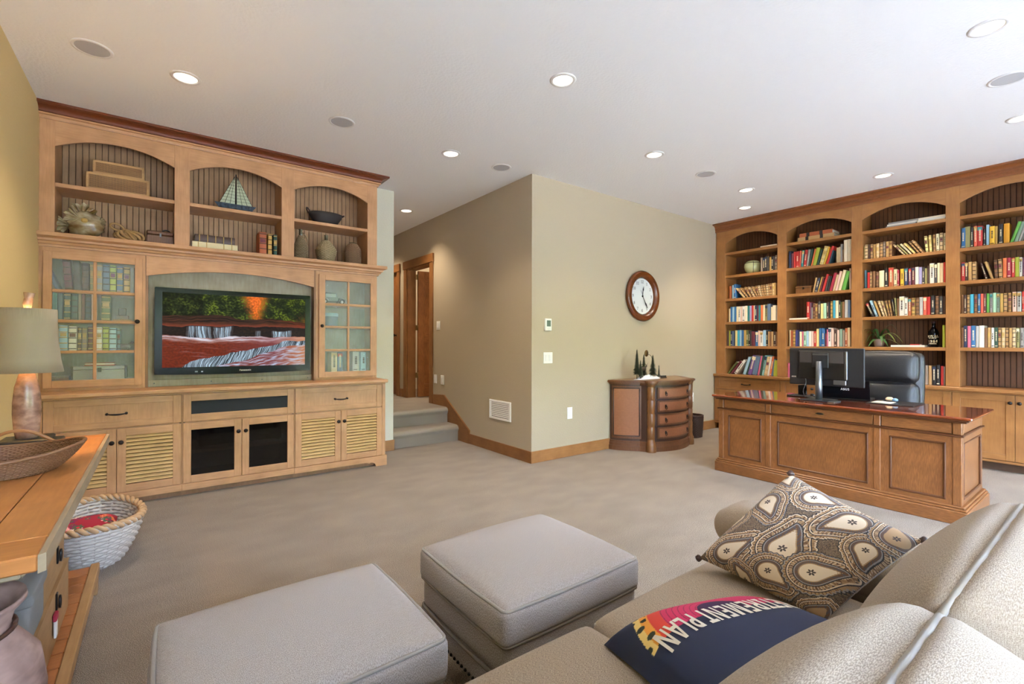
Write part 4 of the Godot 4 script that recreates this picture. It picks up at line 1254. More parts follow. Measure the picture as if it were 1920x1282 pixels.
func shelf_ornaments() -> void:
	var face := Basis(Vector3.UP, -PI / 2)      # local x runs along the shelf away from the clock wall, z faces the room
	# flat things
	var flat_book := func(called: String, label: String, bay: int, row: int, off: float, w: float, t: float, dep: float, y: float, tn: String, cat := "book", setback := 0.02) -> Node3D:
		var o := placed(called, label, cat, Transform3D(face, at(6.74 + setback, SHELF_Y[row] + y + 0.001, BAY_L[bay] - off)))
		begin()
		b3(0, w, 0, t * 0.14, -dep, 0); b3(0, w, t * 0.86, t, -dep, 0); b3(0, w, 0, t, -0.003, 0.001)
		fin("cover", tone(tn), o)
		part_b("page_block", M.paper, o, 0.003, w - 0.003, t * 0.14, t * 0.86, -dep + 0.003, -0.003)
		return o
	flat_book.call("booklet", "thin cream booklet lying on the top shelf of the first bookcase bay", 1, 1, 0.49, 0.22, 0.022, 0.2, 0.0, "ivory", "booklet")
	var low: Node3D = flat_book.call("book", "lower of two thick tan leather volumes lying on a top shelf", 2, 1, 0.125, 0.42, 0.052, 0.25, 0.0, "tan")
	var top: Node3D = flat_book.call("book", "upper of two thick tan leather volumes lying on a top shelf", 2, 1, 0.145, 0.38, 0.048, 0.24, 0.053, "rust")
	for p in [[low, 0.42, 0.052], [top, 0.38, 0.048]]:
		T = Transform3D.IDENTITY
		for k in [0.22, 0.62]: part_b("leather_band", M.print_dark, p[0], p[1] * k, p[1] * k + 0.035, -0.0005, p[2] + 0.0005, -0.01, 0.003)
	flat_book.call("book", "white book lying flat at the foot of red books, second bookcase bay", 2, 4, 0.02, 0.22, 0.02, 0.16, 0.0, "white")
	flat_book.call("book", "white book lying flat beside the black bottle", 3, 5, 0.265, 0.3, 0.022, 0.2, 0.0, "white")
	flat_book.call("notebook", "small red notebook lying on the white flat book", 3, 5, 0.43, 0.085, 0.01, 0.1, 0.023, "red", "notebook", 0.05)
	for k in 3:
		flat_book.call("magazine", ["bottom", "middle", "top"][k] + " magazine of the grey stack on the third bay's top shelf", 3, 1, 0.218 + k * 0.012, 0.27, 0.018, 0.22, k * 0.0185, ["silver", "white", "grey"][k], "magazine")
		flat_book.call("magazine", ["bottom", "middle", "top"][k] + " magazine of the white stack by the third bay's far post", 3, 1, 0.5 + k * 0.006, 0.235, 0.017, 0.22, k * 0.0175, ["ivory", "white", "ivory"][k], "magazine")
	# hidden shelf behind the monitor: one red spine shows beside it
	var rb := placed("book", "red book half hidden behind the monitor", "book", Transform3D(face, at(6.755, SHELF_Y[6] + 0.001, 2.836)))
	make_book(rb, 0.0, 0.035, 0.19, 0.14, "rose", false, false)

	# celadon pot with dark stripes
	var o := placed("pot", "round pale green pot with dark stripes on the second shelf", "pot", Transform3D(face, at(6.88, SHELF_Y[2], 3.365)))
	var pot_prof := [Vector2(0.0, 0.002), Vector2(0.06, 0.0), Vector2(0.066, 0.006), Vector2(0.098, 0.05), Vector2(0.113, 0.105), Vector2(0.108, 0.145), Vector2(0.09, 0.172), Vector2(0.07, 0.186), Vector2(0.04, 0.194), Vector2(0.0, 0.196)]
	begin(); lathe(Vector3.ZERO, pot_prof, 32)
	fin("body", flat(rgb(176, 180, 134), 0.22), o)
	begin()
	var ring := []
	for k in 33: ring.append(Vector3(cos(TAU * k / 32) * 0.1025, 0.158, sin(TAU * k / 32) * 0.1025))
	tube(ring, 0.004, 5)
	var mer := []
	for pp in pot_prof.slice(2, 7): mer.append(Vector3(0.5, 0, 0.866) * pp.x + Vector3(0, pp.y, 0))
	tube(mer, 0.004, 5)
	fin("stripe", M.print_dark, o)
	# wooden box
	o = placed("wooden_box", "small brown wooden box with a dark latch on the third shelf", "box", Transform3D(face, at(6.79, SHELF_Y[3], 2.755)))
	part_b("body", M.chest_col, o, 0, 0.19, 0, 0.072, -0.14, 0, 0.004)
	part_b("lid", M.chest_col, o, -0.002, 0.192, 0.074, 0.1, -0.142, 0.002, 0.005)
	part_b("latch", M.bronze, o, 0.085, 0.105, 0.055, 0.084, 0.001, 0.006, 0.001)
	# potted plant with strap leaves
	o = placed("potted_plant", "green strap-leaved plant in a small grey pot on the fifth shelf", "plant", Transform3D(face, at(6.87, SHELF_Y[5], 1.865)))
	begin(); lathe(Vector3.ZERO, [Vector2(0, 0), Vector2(0.042, 0), Vector2(0.058, 0.085), Vector2(0.062, 0.09), Vector2(0.058, 0.092), Vector2(0.052, 0.088), Vector2(0.0, 0.084)], 20)
	fin("pot", flat(rgb(150, 132, 118), 0.8), o)
	var gm := flat(rgb(66, 104, 48), 0.5)
	var gy := flat(rgb(136, 146, 66), 0.55)
	for k in 17:
		var a := TAU * (k * 0.381966) 
		var l := 0.18 + 0.08 * rng.randf()
		var lift := 0.05 + 0.13 * rng.randf() if k % 3 else 0.02
		var w := 0.014 + 0.007 * rng.randf()
		var dir := Vector3(cos(a), 0, sin(a) * 0.6)
		var side := dir.cross(Vector3.UP).normalized()
		begin()
		grid(2, 8, func(u, v): return Vector3(0, 0.086, 0) + dir * l * v + Vector3(0, lift * sin(v * PI * 0.8) * 1.3 - 0.10 * v * v, 0) + side * w * (u - 0.5) * 2.0 * sin((0.12 + 0.88 * v) * PI) + Vector3(0, -0.004 * absf(u - 0.5), 0))
		fin("leaf", gm if k % 4 else gy, o)
	# black bottle with cream stencilled lettering
	o = placed("bottle", "black bottle with cream stencilled lettering on the fifth shelf", "bottle", Transform3D(face, at(6.86, SHELF_Y[5], 1.37)))
	begin(); lathe(Vector3.ZERO, [Vector2(0, 0.004), Vector2(0.04, 0), Vector2(0.045, 0.006), Vector2(0.047, 0.15), Vector2(0.043, 0.175), Vector2(0.02, 0.212), Vector2(0.0165, 0.225), Vector2(0.0165, 0.27), Vector2(0.019, 0.272), Vector2(0.019, 0.285), Vector2(0, 0.286)], 28)
	fin("body", M.gloss, o)
	begin(); lathe(Vector3.ZERO, [Vector2(0.0195, 0.262), Vector2(0.0205, 0.287), Vector2(0.0, 0.289)], 20)
	fin("wax_cap", flat(rgb(46, 18, 16), 0.5), o)
	for row in [["ROYAL", 0.024, 0.12], ["OPORTO", 0.012, 0.1], ["1964", 0.024, 0.066]]:
		var s: String = row[0]
		for k in s.length():
			var a: float = (k - (s.length() - 1) * 0.5) * row[1] * 0.95 / 0.0475
			letters(o, s[k], row[1], Transform3D(Basis(Vector3.UP, a), Vector3(sin(a), 0, cos(a)) * 0.0475 + Vector3(0, row[2], 0)), M.print_light, "Droid Serif", "lettering", true)
	begin()
	for y in [0.045, 0.036]:
		var pts := []
		for k in 13:
			var a := -0.75 + k * 0.125
			pts.append(Vector3(sin(a) * 0.0468, y, cos(a) * 0.0468))
		tube(pts, 0.0018, 5)
	fin("stencil_line", M.print_light, o)

func desk() -> void:
	var o := thing("desk", "large brown panelled executive desk with a polished top", "desk", at(4.85, 0, 1.635))
	var d0 := 0.745
	var d1 := 2.53
	var xf := 4.49
	var xb := 5.19
	# plinth with moulded top edge
	begin()
	bd(xf - 0.03, xb + 0.05, 0, 0.095, d0 - 0.035, d1 + 0.03, 0.006)
	bd(xf - 0.022, xb + 0.04, 0.095, 0.112, d0 - 0.027, d1 + 0.022, 0.006)
	bd(xf - 0.012, xb + 0.03, 0.112, 0.128, d0 - 0.017, d1 + 0.012, 0.006)
	fin("plinth", M.desk_z, o)
	part_d("body", M.desk_v, o, xf + 0.012, xb, 0.128, 0.725, d0 + 0.012, d1 - 0.012)
	# front: pilasters, rails, recessed panels with glazed mouldings
	var fr := Transform3D(Basis(Vector3.UP, -PI / 2), at(xf + 0.012, 0, d1) - o.position)
	var L := d1 - d0
	var pil := [[0.0, 0.05], [0.455, 0.5], [1.275, 1.32], [L - 0.05, L]]
	var pan := [[0.095, 0.415], [0.555, 1.24], [1.375, 1.70]]
	T = fr
	for p in pil:
		part_b("pilaster", M.desk_v, o, p[0], p[1], 0.128, 0.612, 0, 0.018, 0.004)
		part_b("frieze_block", M.desk_v, o, p[0], p[1], 0.628, 0.712, 0, 0.018, 0.004)
	var sec := [[0.05, 0.455], [0.5, 1.275], [1.32, L - 0.05]]
	for i in 3:
		part_b("frieze_panel", M.desk_z, o, sec[i][0] + 0.004, sec[i][1] - 0.004, 0.63, 0.71, 0, 0.014, 0.004)
		var a: float = pan[i][0]
		var e: float = pan[i][1]
		pieces("stile", M.desk_v, o, [[sec[i][0], a, 0.128, 0.612, 0, 0.012], [e, sec[i][1], 0.128, 0.612, 0, 0.012]])
		pieces("rail", M.desk_z, o, [[a, e, 0.565, 0.612, 0, 0.012], [a, e, 0.128, 0.16, 0, 0.012]])
		part_b("panel", M.desk_v, o, a, e, 0.16, 0.565, -0.001, 0.002)
		begin()
		for w in [[a, a + 0.014, 0.16, 0.565], [e - 0.014, e, 0.16, 0.565], [a, e, 0.16, 0.174], [a, e, 0.551, 0.565]]:
			b3(w[0], w[1], w[2], w[3], 0.0, 0.017, 0.005)
		fin("panel_moulding", M.desk_glaze, o)
	begin(); b3(-0.012, L + 0.012, 0.612, 0.628, -0.005, 0.028, 0.005)
	fin("waist_moulding", M.desk_glaze, o)
	begin()
	var ring := []
	for k in 25: ring.append(Vector3(0.9 + cos(TAU * k / 24) * 0.032, 0.672 + sin(TAU * k / 24) * 0.0095, 0.016))
	tube(ring, 0.003, 6)
	fin("cord_hole_rim", M.brass, o)
	begin(); lathe(Vector3(0.9, 0.672, 0), [Vector2(0.031, 0.0145), Vector2(0, 0.0155)], 24, 1.0, 0.28, false, 2)
	fin("cord_hole", M.black, o)
	# near end
	T = Transform3D(Basis(), at(xf, 0, d0 + 0.012) - o.position)
	var W := xb - xf
	for p in [[0.0, 0.055], [W - 0.055, W]]:
		part_b("end_stile", M.desk_v, o, p[0], p[1], 0.128, 0.712, 0, 0.012, 0.004)
	part_b("end_rail", M.desk_x, o, 0.055, W - 0.055, 0.565, 0.612, 0, 0.012, 0.003)
	part_b("end_rail", M.desk_x, o, 0.055, W - 0.055, 0.128, 0.165, 0, 0.012, 0.003)
	part_b("frieze_panel", M.desk_x, o, 0.055, W - 0.055, 0.63, 0.71, 0, 0.012, 0.004)
	part_b("panel", M.desk_v, o, 0.055, W - 0.055, 0.165, 0.565, -0.001, 0.002)
	begin()
	for w in [[0.055, 0.069, 0.165, 0.565], [W - 0.069, W - 0.055, 0.165, 0.565], [0.055, W - 0.055, 0.165, 0.179], [0.055, W - 0.055, 0.551, 0.565]]:
		b3(w[0], w[1], w[2], w[3], 0, 0.015, 0.005)
	fin("panel_moulding", M.desk_glaze, o)
	begin(); b3(-0.012, W + 0.012, 0.612, 0.628, -0.005, 0.024, 0.005)
	fin("waist_moulding", M.desk_glaze, o)
	T = Transform3D(Basis(), -o.position)
	begin()
	bd(xf - 0.03, xb + 0.02, 0.712, 0.726, d0 - 0.03, d1 + 0.02, 0.004)
	bd(xf - 0.045, xb + 0.03, 0.726, 0.738, d0 - 0.045, d1 + 0.03, 0.005)
	fin("top_moulding", M.desk_glaze, o)
	part_d("top", M.desk_top, o, xf - 0.058, xb + 0.04, 0.738, 0.758, d0 - 0.06, d1 + 0.045, 0.007)

	desk_things(0.758)

func desk_things(y: float) -> void:
	# monitor seen from behind: local x runs away from the clock wall, z faces the camera side
	var face := Basis(Vector3.UP, -PI / 2)
	var o := placed("monitor", "black computer monitor seen from behind on a steel column stand", "monitor", Transform3D(face, at(4.80, y, 1.70)))
	part_b("panel", M.matte_black, o, -0.30, 0.295, 0.128, 0.468, -0.02, 0.0, 0.006)
	part_b("screen", M.gloss, o, -0.29, 0.285, 0.14, 0.458, -0.022, -0.02)
	part_b("back_shell", M.black, o, -0.215, 0.175, 0.185, 0.445, 0.0, 0.022, 0.008)
	part_b("upper_shell", flat(rgb(58, 52, 48), 0.5), o, -0.2, 0.15, 0.335, 0.435, 0.022, 0.024)
	part_b("edge_strip", M.steel, o, 0.157, 0.176, 0.195, 0.44, 0.0, 0.0245, 0.003)
	part_b("mount_plate", M.matte_black, o, -0.095, 0.035, 0.29, 0.425, 0.022, 0.034, 0.004)
	part_b("mount_slot", M.steel, o, -0.09, 0.03, 0.405, 0.416, 0.034, 0.036)
	part_b("port_block", M.steel, o, 0.07, 0.165, 0.145, 0.185, 0.0, 0.02, 0.003)
	letters(o, "ASUS", 0.012, Transform3D(Basis(), Vector3(-0.26, 0.2, 0.0006)), M.ring, "Droid Sans", "lettering", true)
	begin()
	lathe(Vector3(-0.03, 0, 0.055), [Vector2(0, 0.008), Vector2(0.028, 0.008), Vector2(0.028, 0.17), Vector2(0.026, 0.175), Vector2(0.026, 0.345), Vector2(0.02, 0.35), Vector2(0, 0.35)], 24)
	lathe(Vector3(-0.03, 0.32, 0.0), [Vector2(0.02, 0.03), Vector2(0.02, 0.06), Vector2(0, 0.06)], 12, 1, 1, true, 2)
	fin("column", M.steel, o)
	part_b("foot", M.matte_black, o, -0.14, 0.075, 0, 0.01, -0.08, 0.17, 0.003)
	part_b("foot_plate", M.steel, o, 0.076, 0.13, 0, 0.01, 0.02, 0.17, 0.002)
	begin()
	var cable := []
	for k in 9: cable.append(Vector3(-0.16 + 0.012 * sin(k * 0.8), 0.2 - 0.023 * k, 0.012 + 0.012 * sin(k * 0.4)))
	tube(cable, 0.003, 6)
	fin("cable", M.steel, o)
	# laptop behind it
	o = placed("laptop", "open black laptop behind the monitor stand", "laptop", Transform3D(face * Basis(Vector3.UP, 0.12), at(4.98, y, 1.60)))
	part_b("base", M.black, o, -0.18, 0.18, 0, 0.016, -0.24, 0.0, 0.004)
	T = Transform3D(Basis(Vector3.RIGHT, 0.25), Vector3(0, 0.016, 0))
	part_b("lid", M.gloss, o, -0.18, 0.18, 0, 0.17, -0.006, 0.002, 0.003)
	letters(o, "ASUS", 0.02, Transform3D(Basis(Vector3.RIGHT, 0.25), Vector3(0, 0.016, 0) + Basis(Vector3.RIGHT, 0.25) * Vector3(0.0, 0.085, 0.0025)), M.ring, "Droid Sans", "lettering", true)
	# phone cradle with handset and keypad
	o = placed("desk_phone", "small black upright device on a flat base, at the far end of the desk", "phone", Transform3D(face, at(4.98, y, 1.93)))
	part_b("base", M.black, o, -0.13, 0.1, 0, 0.014, -0.08, 0.1, 0.004)
	T = Transform3D(Basis(Vector3.RIGHT, -0.2) * Basis(Vector3(0, 0, 1), 0.1), Vector3(-0.02, 0.014, 0))
	part_b("handset", M.gloss, o, -0.045, 0.03, 0, 0.1, -0.012, 0.004, 0.004)
	T = Transform3D.IDENTITY
	begin(); lathe(Vector3(0.06, 0.014, 0.0), [Vector2(0.022, 0), Vector2(0.018, 0.016), Vector2(0.0, 0.022)], 14)
	fin("dial", M.black, o)
	# blotter and small paperweight
	o = placed("desk_pad", "dark leather desk pad with papers in front of the chair", "desk pad", Transform3D(face, at(4.98, y, 1.28)))
	part_b("pad", M.leather, o, -0.13, 0.19, 0, 0.008, -0.2, 0.13, 0.003)
	part_b("paper", M.paper, o, -0.1, 0.03, 0.008, 0.011, -0.06, 0.1)
	o = placed("paperweight", "small pale shell ornament on the dark desk pad", "ornament", Transform3D(face, at(5.06, y + 0.0085, 1.29)))
	begin(); lathe(Vector3.ZERO, [Vector2(0, 0), Vector2(0.05, 0.002), Vector2(0.056, 0.008), Vector2(0.04, 0.01), Vector2(0, 0.008)], 20, 1.0, 0.8); fin("dish", M.black, o)
	begin(); soft(Vector3(-0.01, 0.022, 0), Vector3(0.05, 0.028, 0.04), 0.013, Vector3(0.004, 0.004, 0.004), 6); fin("shell", flat(rgb(214, 186, 148), 0.3), o)
	begin(); soft(Vector3(0.03, 0.019, 0.005), Vector3(0.036, 0.022, 0.034), 0.01, Vector3(0.003, 0.003, 0.003), 6); fin("pebble", flat(rgb(132, 166, 190), 0.3), o)

func office_chair() -> void:
	var face := Basis(Vector3.UP, -PI / 2)
	var o := placed("office_chair", "black leather high-back office chair behind the desk", "chair", Transform3D(face, at(5.72, 0, 1.50)))
	# back: seen past the monitor; two stitched cushions, the sitter would face the camera
	var tilt := Basis(Vector3.RIGHT, -0.10)
	begin(); soft(Vector3(-0.02, 1.035, -0.05), Vector3(0.52, 0.30, 0.13), 0.06, Vector3(0.01, 0.015, 0.03), 14, tilt); fin("headrest", M.leather, o)
	begin(); soft(Vector3(-0.02, 0.735, -0.02), Vector3(0.53, 0.32, 0.13), 0.055, Vector3(0.012, 0.01, 0.035), 14, tilt); fin("back_cushion", M.leather, o)
	begin(); soft(Vector3(-0.02, 0.875, -0.11), Vector3(0.57, 0.6, 0.09), 0.04, Vector3(0.01, 0.02, 0.02), 12, tilt); fin("back_shell", M.leather, o)
	begin(); soft(Vector3(-0.02, 0.47, 0.17), Vector3(0.52, 0.14, 0.52), 0.06, Vector3(0.01, 0.03, 0.02), 12); fin("seat", M.leather, o)
	for s in [-1, 1]:
		var x: float = -0.02 + s * 0.31
		begin()
		var pts := []
		for k in 13:
			var a := PI * k / 12.0
			pts.append(Vector3(x, 0.46 + sin(a) * 0.19, 0.17 - cos(a) * 0.2))
		tube(pts, 0.022, 8)
		soft(Vector3(x, 0.66, 0.17), Vector3(0.07, 0.05, 0.28), 0.022, Vector3(0, 0.006, 0), 8)
		fin("armrest", M.black, o)
	begin(); lathe(Vector3(-0.02, 0, 0.15), [Vector2(0.03, 0.1), Vector2(0.03, 0.3), Vector2(0.05, 0.33), Vector2(0.12, 0.4), Vector2(0, 0.4)], 16); fin("gas_column", M.steel, o)
	for k in 5:
		var a := TAU * k / 5.0 + 0.3
		var dir := Vector3(cos(a), 0, sin(a))
		begin()
		tube([Vector3(-0.02, 0.12, 0.15), Vector3(-0.02, 0.11, 0.15) + dir * 0.15, Vector3(-0.02, 0.08, 0.15) + dir * 0.3], [0.03, 0.026, 0.018], 8)
		var leg := fin("leg", M.black, o)
		begin(); lathe(Vector3(-0.02, 0.03, 0.15) + dir * 0.3, [Vector2(0, -0.018), Vector2(0.026, -0.018), Vector2(0.03, 0), Vector2(0.026, 0.018), Vector2(0, 0.018)], 14, 1, 1, true, 0)
		fin("caster", M.black, leg)

func bow_chest() -> void:
	var cx := 4.985
	var db := DC - 0.012
	var o := thing("chest_of_drawers", "bow-front chest with four leather drawers and turned corner columns", "chest of drawers", at(cx, 0, 3.6))
	# plan outline: wall, curved side, column, bowed front, mirrored
	var outline := func(grow: float) -> PackedVector2Array:
		var p := PackedVector2Array()
		var half := []
		for k in 9:                                   # bowed front from the middle to the column
			var t := k / 8.0
			half.append(Vector2(0.335 * t, 3.30 + 0.085 * t * t - grow))
		for k in 9:                                   # round the column
			var a := -PI * 0.62 + k / 8.0 * PI * 0.75
			half.append(Vector2(0.385 + cos(a) * (0.055 + grow), 3.425 + sin(a) * (0.055 + grow)))
		for k in range(1, 9):                         # the swept side back to the wall
			var t := k / 8.0
			half.append(Vector2(0.425 + grow + (0.235) * sin(t * PI * 0.5) * 0.85 + 0.035 * t, 3.475 - grow * (1 - t) + (db - 3.475) * t))
		for v in half: p.append(Vector2(cx + v.x, -v.y))
		half.reverse()
		for v in half.slice(0, half.size() - 1): p.append(Vector2(cx - v.x, -v.y))
		return p
	begin()
	prism(outline.call(0.0), 1, 0.0, 0.055); prism(outline.call(-0.008), 1, 0.055, 0.09); prism(outline.call(-0.015), 1, 0.09, 0.115)
	fin("plinth", M.chest, o)
	begin(); prism(outline.call(-0.026), 1, 0.115, 0.79); fin("body", M.chest_dark, o)
	begin(); prism(outline.call(-0.014), 1, 0.775, 0.79); prism(outline.call(0.004), 1, 0.79, 0.803); prism(outline.call(0.022), 1, 0.803, 0.822); prism(outline.call(0.012), 1, 0.822, 0.828); fin("top", M.chest, o)
	begin(); prism(outline.call(-0.05), 1, 0.828, 0.8295); fin("top_inlay", wood(rgb(150, 118, 84), 0, 0.3), o)
	for s in [-1, 1]:
		begin()
		var pr := [Vector2(0.062, 0.0), Vector2(0.064, 0.05), Vector2(0.056, 0.07), Vector2(0.06, 0.09), Vector2(0.048, 0.11), Vector2(0.044, 0.14)]
		for k in 4:
			var y := 0.14 + k * 0.155
			pr.append_array([Vector2(0.042, y + 0.004), Vector2(0.045, y + 0.02), Vector2(0.045, y + 0.14), Vector2(0.041, y + 0.15)])
		pr.append_array([Vector2(0.045, 0.765), Vector2(0.054, 0.785), Vector2(0.054, 0.79)])
		lathe(at(cx + s * 0.385, 0, 3.425), pr, 20)
		fin("column", M.chest_col, o)
	# drawers on the bow
	var front := func(u: float, off: float) -> Vector3:
		var x := lerpf(-0.315, 0.315, u)
		return at(cx + x, 0, 3.30 + 0.085 * (x / 0.335) * (x / 0.335) + 0.026 - off)
	for k in 4:
		var y0 := 0.152 + k * 0.155
		var y1 := y0 + 0.132
		begin()
		grid(12, 1, func(u, v): return front.call(u, 0.016) + Vector3(0, lerpf(y0, y1, v), 0), true, 2)
		grid(12, 1, func(u, v): return front.call(u, lerpf(0.0, 0.016, v)) + Vector3(0, y0, 0), true, 3)
		grid(12, 1, func(u, v): return front.call(u, lerpf(0.016, 0.0, v)) + Vector3(0, y1, 0), true, 4)
		var d := fin("drawer", M.chest, o)
		begin()
		grid(12, 1, func(u, v): return front.call(lerpf(0.035, 0.965, u), 0.0175) + Vector3(0, lerpf(y0 + 0.018, y1 - 0.018, v), 0), true, 2)
		fin("leather_panel", M.leather_panel, d)
		for e in [0.16, 0.84]:
			var c: Vector3 = front.call(e, 0.02) + Vector3(0, (y0 + y1) * 0.5, 0)
			begin()
			lathe(c, [Vector2(0.016, -0.003), Vector2(0.016, 0.003), Vector2(0.008, 0.008), Vector2(0, 0.01)], 14, 0.8, 1.3, true, 2)
			var rg := []
			for j in 19: rg.append(c + Vector3(sin(TAU * j / 18) * 0.017, -0.014 + cos(TAU * j / 18) * 0.02, 0.008))
			tube(rg, 0.003, 6)
			fin("ring_pull", M.bronze, d)
	# leather side doors on the swept sides
	var side := func(t: float, off: float, s: float) -> Vector3:
		var x := 0.425 + 0.235 * sin(t * PI * 0.5) * 0.85 + 0.035 * t
		return at(cx + s * (x - 0.026 + off), 0, 3.475 + 0.026 * (1 - t) + (db - 3.475) * t - off * 0.8)
	for s in [-1.0, 1.0]:
		begin(); grid(10, 1, func(u, v): return side.call(lerpf(0.06, 0.93, u), 0.008, s) + Vector3(0, lerpf(0.14, 0.765, v), 0), s > 0.0, 2)
		var d := fin("side_door", M.chest, o)
		begin(); grid(10, 1, func(u, v): return side.call(lerpf(0.14, 0.85, u), 0.0095, s) + Vector3(0, lerpf(0.18, 0.728, v), 0), s > 0.0, 2)
		fin("leather_panel", M.leather_panel, d)
		begin()
		for e in [0.13, 0.86]:
			var pts := []
			for k in 3: pts.append(side.call(e, 0.011, s) + Vector3(0, lerpf(0.172, 0.736, k / 2.0), 0))
			tube(pts, 0.006, 6)
		for y in [0.172, 0.736]:
			var pts := []
			for k in 9: pts.append(side.call(lerpf(0.13, 0.86, k / 8.0), 0.011, s) + Vector3(0, y, 0))
			tube(pts, 0.006, 6)
		fin("moulding", M.chest_dark, d)

	# winter forest sculpture on top
	var w := thing("forest_sculpture", "small metal sculpture of pine trees and a moon on a snowy base", "sculpture", at(4.76, 0.8295, 3.6))
	T = Transform3D.IDENTITY
	begin()
	grid(20, 6, func(u, v):
		var a: float = u * TAU
		var r: float = v
		return Vector3(cos(a) * 0.25 * r, 0.004 + (1 - r * r) * (0.028 + 0.02 * sin(a * 3.0 + 1.0) + 0.012 * sin(r * 9.0 + a * 2.0)), sin(a) * 0.07 * r))
	fin("snow_base", flat(rgb(214, 216, 222), 0.6), w)
	var pine_m := flat(rgb(46, 52, 34), 0.6, 0.3)
	for p in [[-0.195, 0.0, 0.37, 0.07], [-0.165, 0.03, 0.24, 0.05], [-0.065, 0.0, 0.31, 0.065], [0.11, 0.0, 0.3, 0.08], [0.205, 0.02, 0.17, 0.03]]:
		begin()
		tube([Vector3(p[0], 0.01, p[1]), Vector3(p[0], p[2], p[1])], [0.005, 0.0015], 6)
		var rows := int(p[2] / 0.016)
		for k in rows:
			var y: float = p[2] * (0.22 + 0.76 * k / rows)
			var r: float = p[3] * (1.0 - 0.9 * k / rows) * (0.75 + 0.4 * rng.randf())
			for j in 7:
				var a := TAU * (j + 0.3 * k) / 7.0
				var e := Vector3(cos(a), -0.35, sin(a) * 0.6) * r
				tube([Vector3(p[0], y, p[1]), Vector3(p[0], y, p[1]) + e], [0.0075, 0.0015], 4)
		fin("pine_tree", pine_m, w)
	begin(); lathe(Vector3(-0.015, 0.315, 0), [Vector2(0, -0.004), Vector2(0.034, -0.004), Vector2(0.036, 0), Vector2(0.034, 0.004), Vector2(0, 0.004)], 24, 1, 1.15, true, 2)
	fin("moon", flat(rgb(96, 72, 36), 0.4, 0.7), w)
	begin()
	var arm := []
	for k in 9: arm.append(Vector3(0.02 + 0.07 * sin(k / 8.0 * PI * 0.5), 0.3 - 0.05 * (1 - cos(k / 8.0 * PI * 0.5)), 0))
	tube(arm, 0.003, 6)
	fin("branch", M.bronze, w)
	begin()
	soft(Vector3(-0.09, 0.13, 0.01), Vector3(0.085, 0.04, 0.03), 0.014, Vector3(0.004, 0.006, 0.004), 6)
	for k in 4: tube([Vector3(-0.12 + 0.055 * (k % 2), 0.12, 0.003 + 0.014 * (k / 2)), Vector3(-0.115 + 0.055 * (k % 2), 0.03, 0.003 + 0.014 * (k / 2))], [0.006, 0.003], 5)
	tube([Vector3(-0.055, 0.13, 0.01), Vector3(-0.03, 0.165, 0.01), Vector3(-0.012, 0.16, 0.01)], [0.011, 0.008, 0.004], 6)
	tube([Vector3(-0.03, 0.165, 0.01), Vector3(-0.045, 0.2, 0.0)], [0.003, 0.001], 4); tube([Vector3(-0.03, 0.165, 0.01), Vector3(-0.012, 0.2, 0.02)], [0.003, 0.001], 4)
	fin("deer", flat(rgb(58, 46, 34), 0.5, 0.4), w)
	var st := thing("stapler", "small black stapler lying beside the forest sculpture", "stapler", at(5.08, 0.8295, 3.6))
	part_d("base", M.black, st, 5.03, 5.14, 0.8295, 0.838, 3.585, 3.62, 0.003)
	part_d("arm", M.matte_black, st, 5.03, 5.14, 0.842, 0.862, 3.59, 3.615, 0.006)

	var b := thing("wastebasket", "dark brown wicker wastebasket beside the bow-front chest", "wastebasket", at(5.83, 0, 3.66))
	T = Transform3D.IDENTITY
	wicker(b, "weave", 0.115, 0.115, 0.10, 0.10, 0.29, 22, 20, 0.0085, flat(rgb(62, 40, 30), 0.6), 3.2, 0.35)

# basket woven from strands that pass in and out between upright stakes
func wicker(o: Node3D, called: String, rx1: float, rz1: float, rx0: float, rz0: float, h: float, rows: int, stakes: int, sr: float, mat: Material, power := 2.0, belly := 0.0, dip := 0.0, with_stakes := true, prof = null) -> void:
	var shape := func(a: float, t: float) -> Vector3:
		var g := t + belly * t * (1 - t)
		var rx := lerpf(rx0, rx1, g)
		var rz := lerpf(rz0, rz1, g)
		if prof != null:
			var m: float = prof.call(t)
			rx = rx1 * m; rz = rz1 * m
		var c := cos(a)
		var s := sin(a)
		var k := pow(pow(absf(c), power) + pow(absf(s), power), -1.0 / power)
		return Vector3(c * k * rx, h * t - dip * t * t * (0.5 - 0.5 * cos(2.0 * a)), s * k * rz)
	var segs := stakes * 2
	begin()
	for r in rows:
		var t := (r + 0.5) / rows
		var pts := []
		for k in segs:
			var p: Vector3 = shape.call(TAU * k / segs, t)
			var n := Vector3(p.x, 0, p.z).normalized()
			var w: float = sr * 0.75 * (1.0 if (k + r) % 2 == 0 else -1.0)
			pts.append(p + n * w)
		tube(pts, sr, 5, true)
	fin(called, mat, o)
	if with_stakes:
		begin()
		for k in stakes:
			var pts := []
			for j in 7: pts.append(shape.call(TAU * (k * 2 + 0.5) / segs, j / 6.0))
			tube(pts, sr * 0.8, 4)
		fin("stake", mat, o)
	begin()
	var rim := []
	for k in segs: rim.append(shape.call(TAU * k / segs, 1.0))
	tube(rim, sr * 1.5, 6, true)
	fin("rim", mat, o)
	begin()
	var poly := PackedVector2Array()
	for k in 32:
		var p: Vector3 = shape.call(TAU * k / 32, 0.03)
		poly.append(Vector2(p.x, p.z))
	prism(poly, 1, 0.0, maxf(0.006, sr))
	fin("bottom", mat, o)

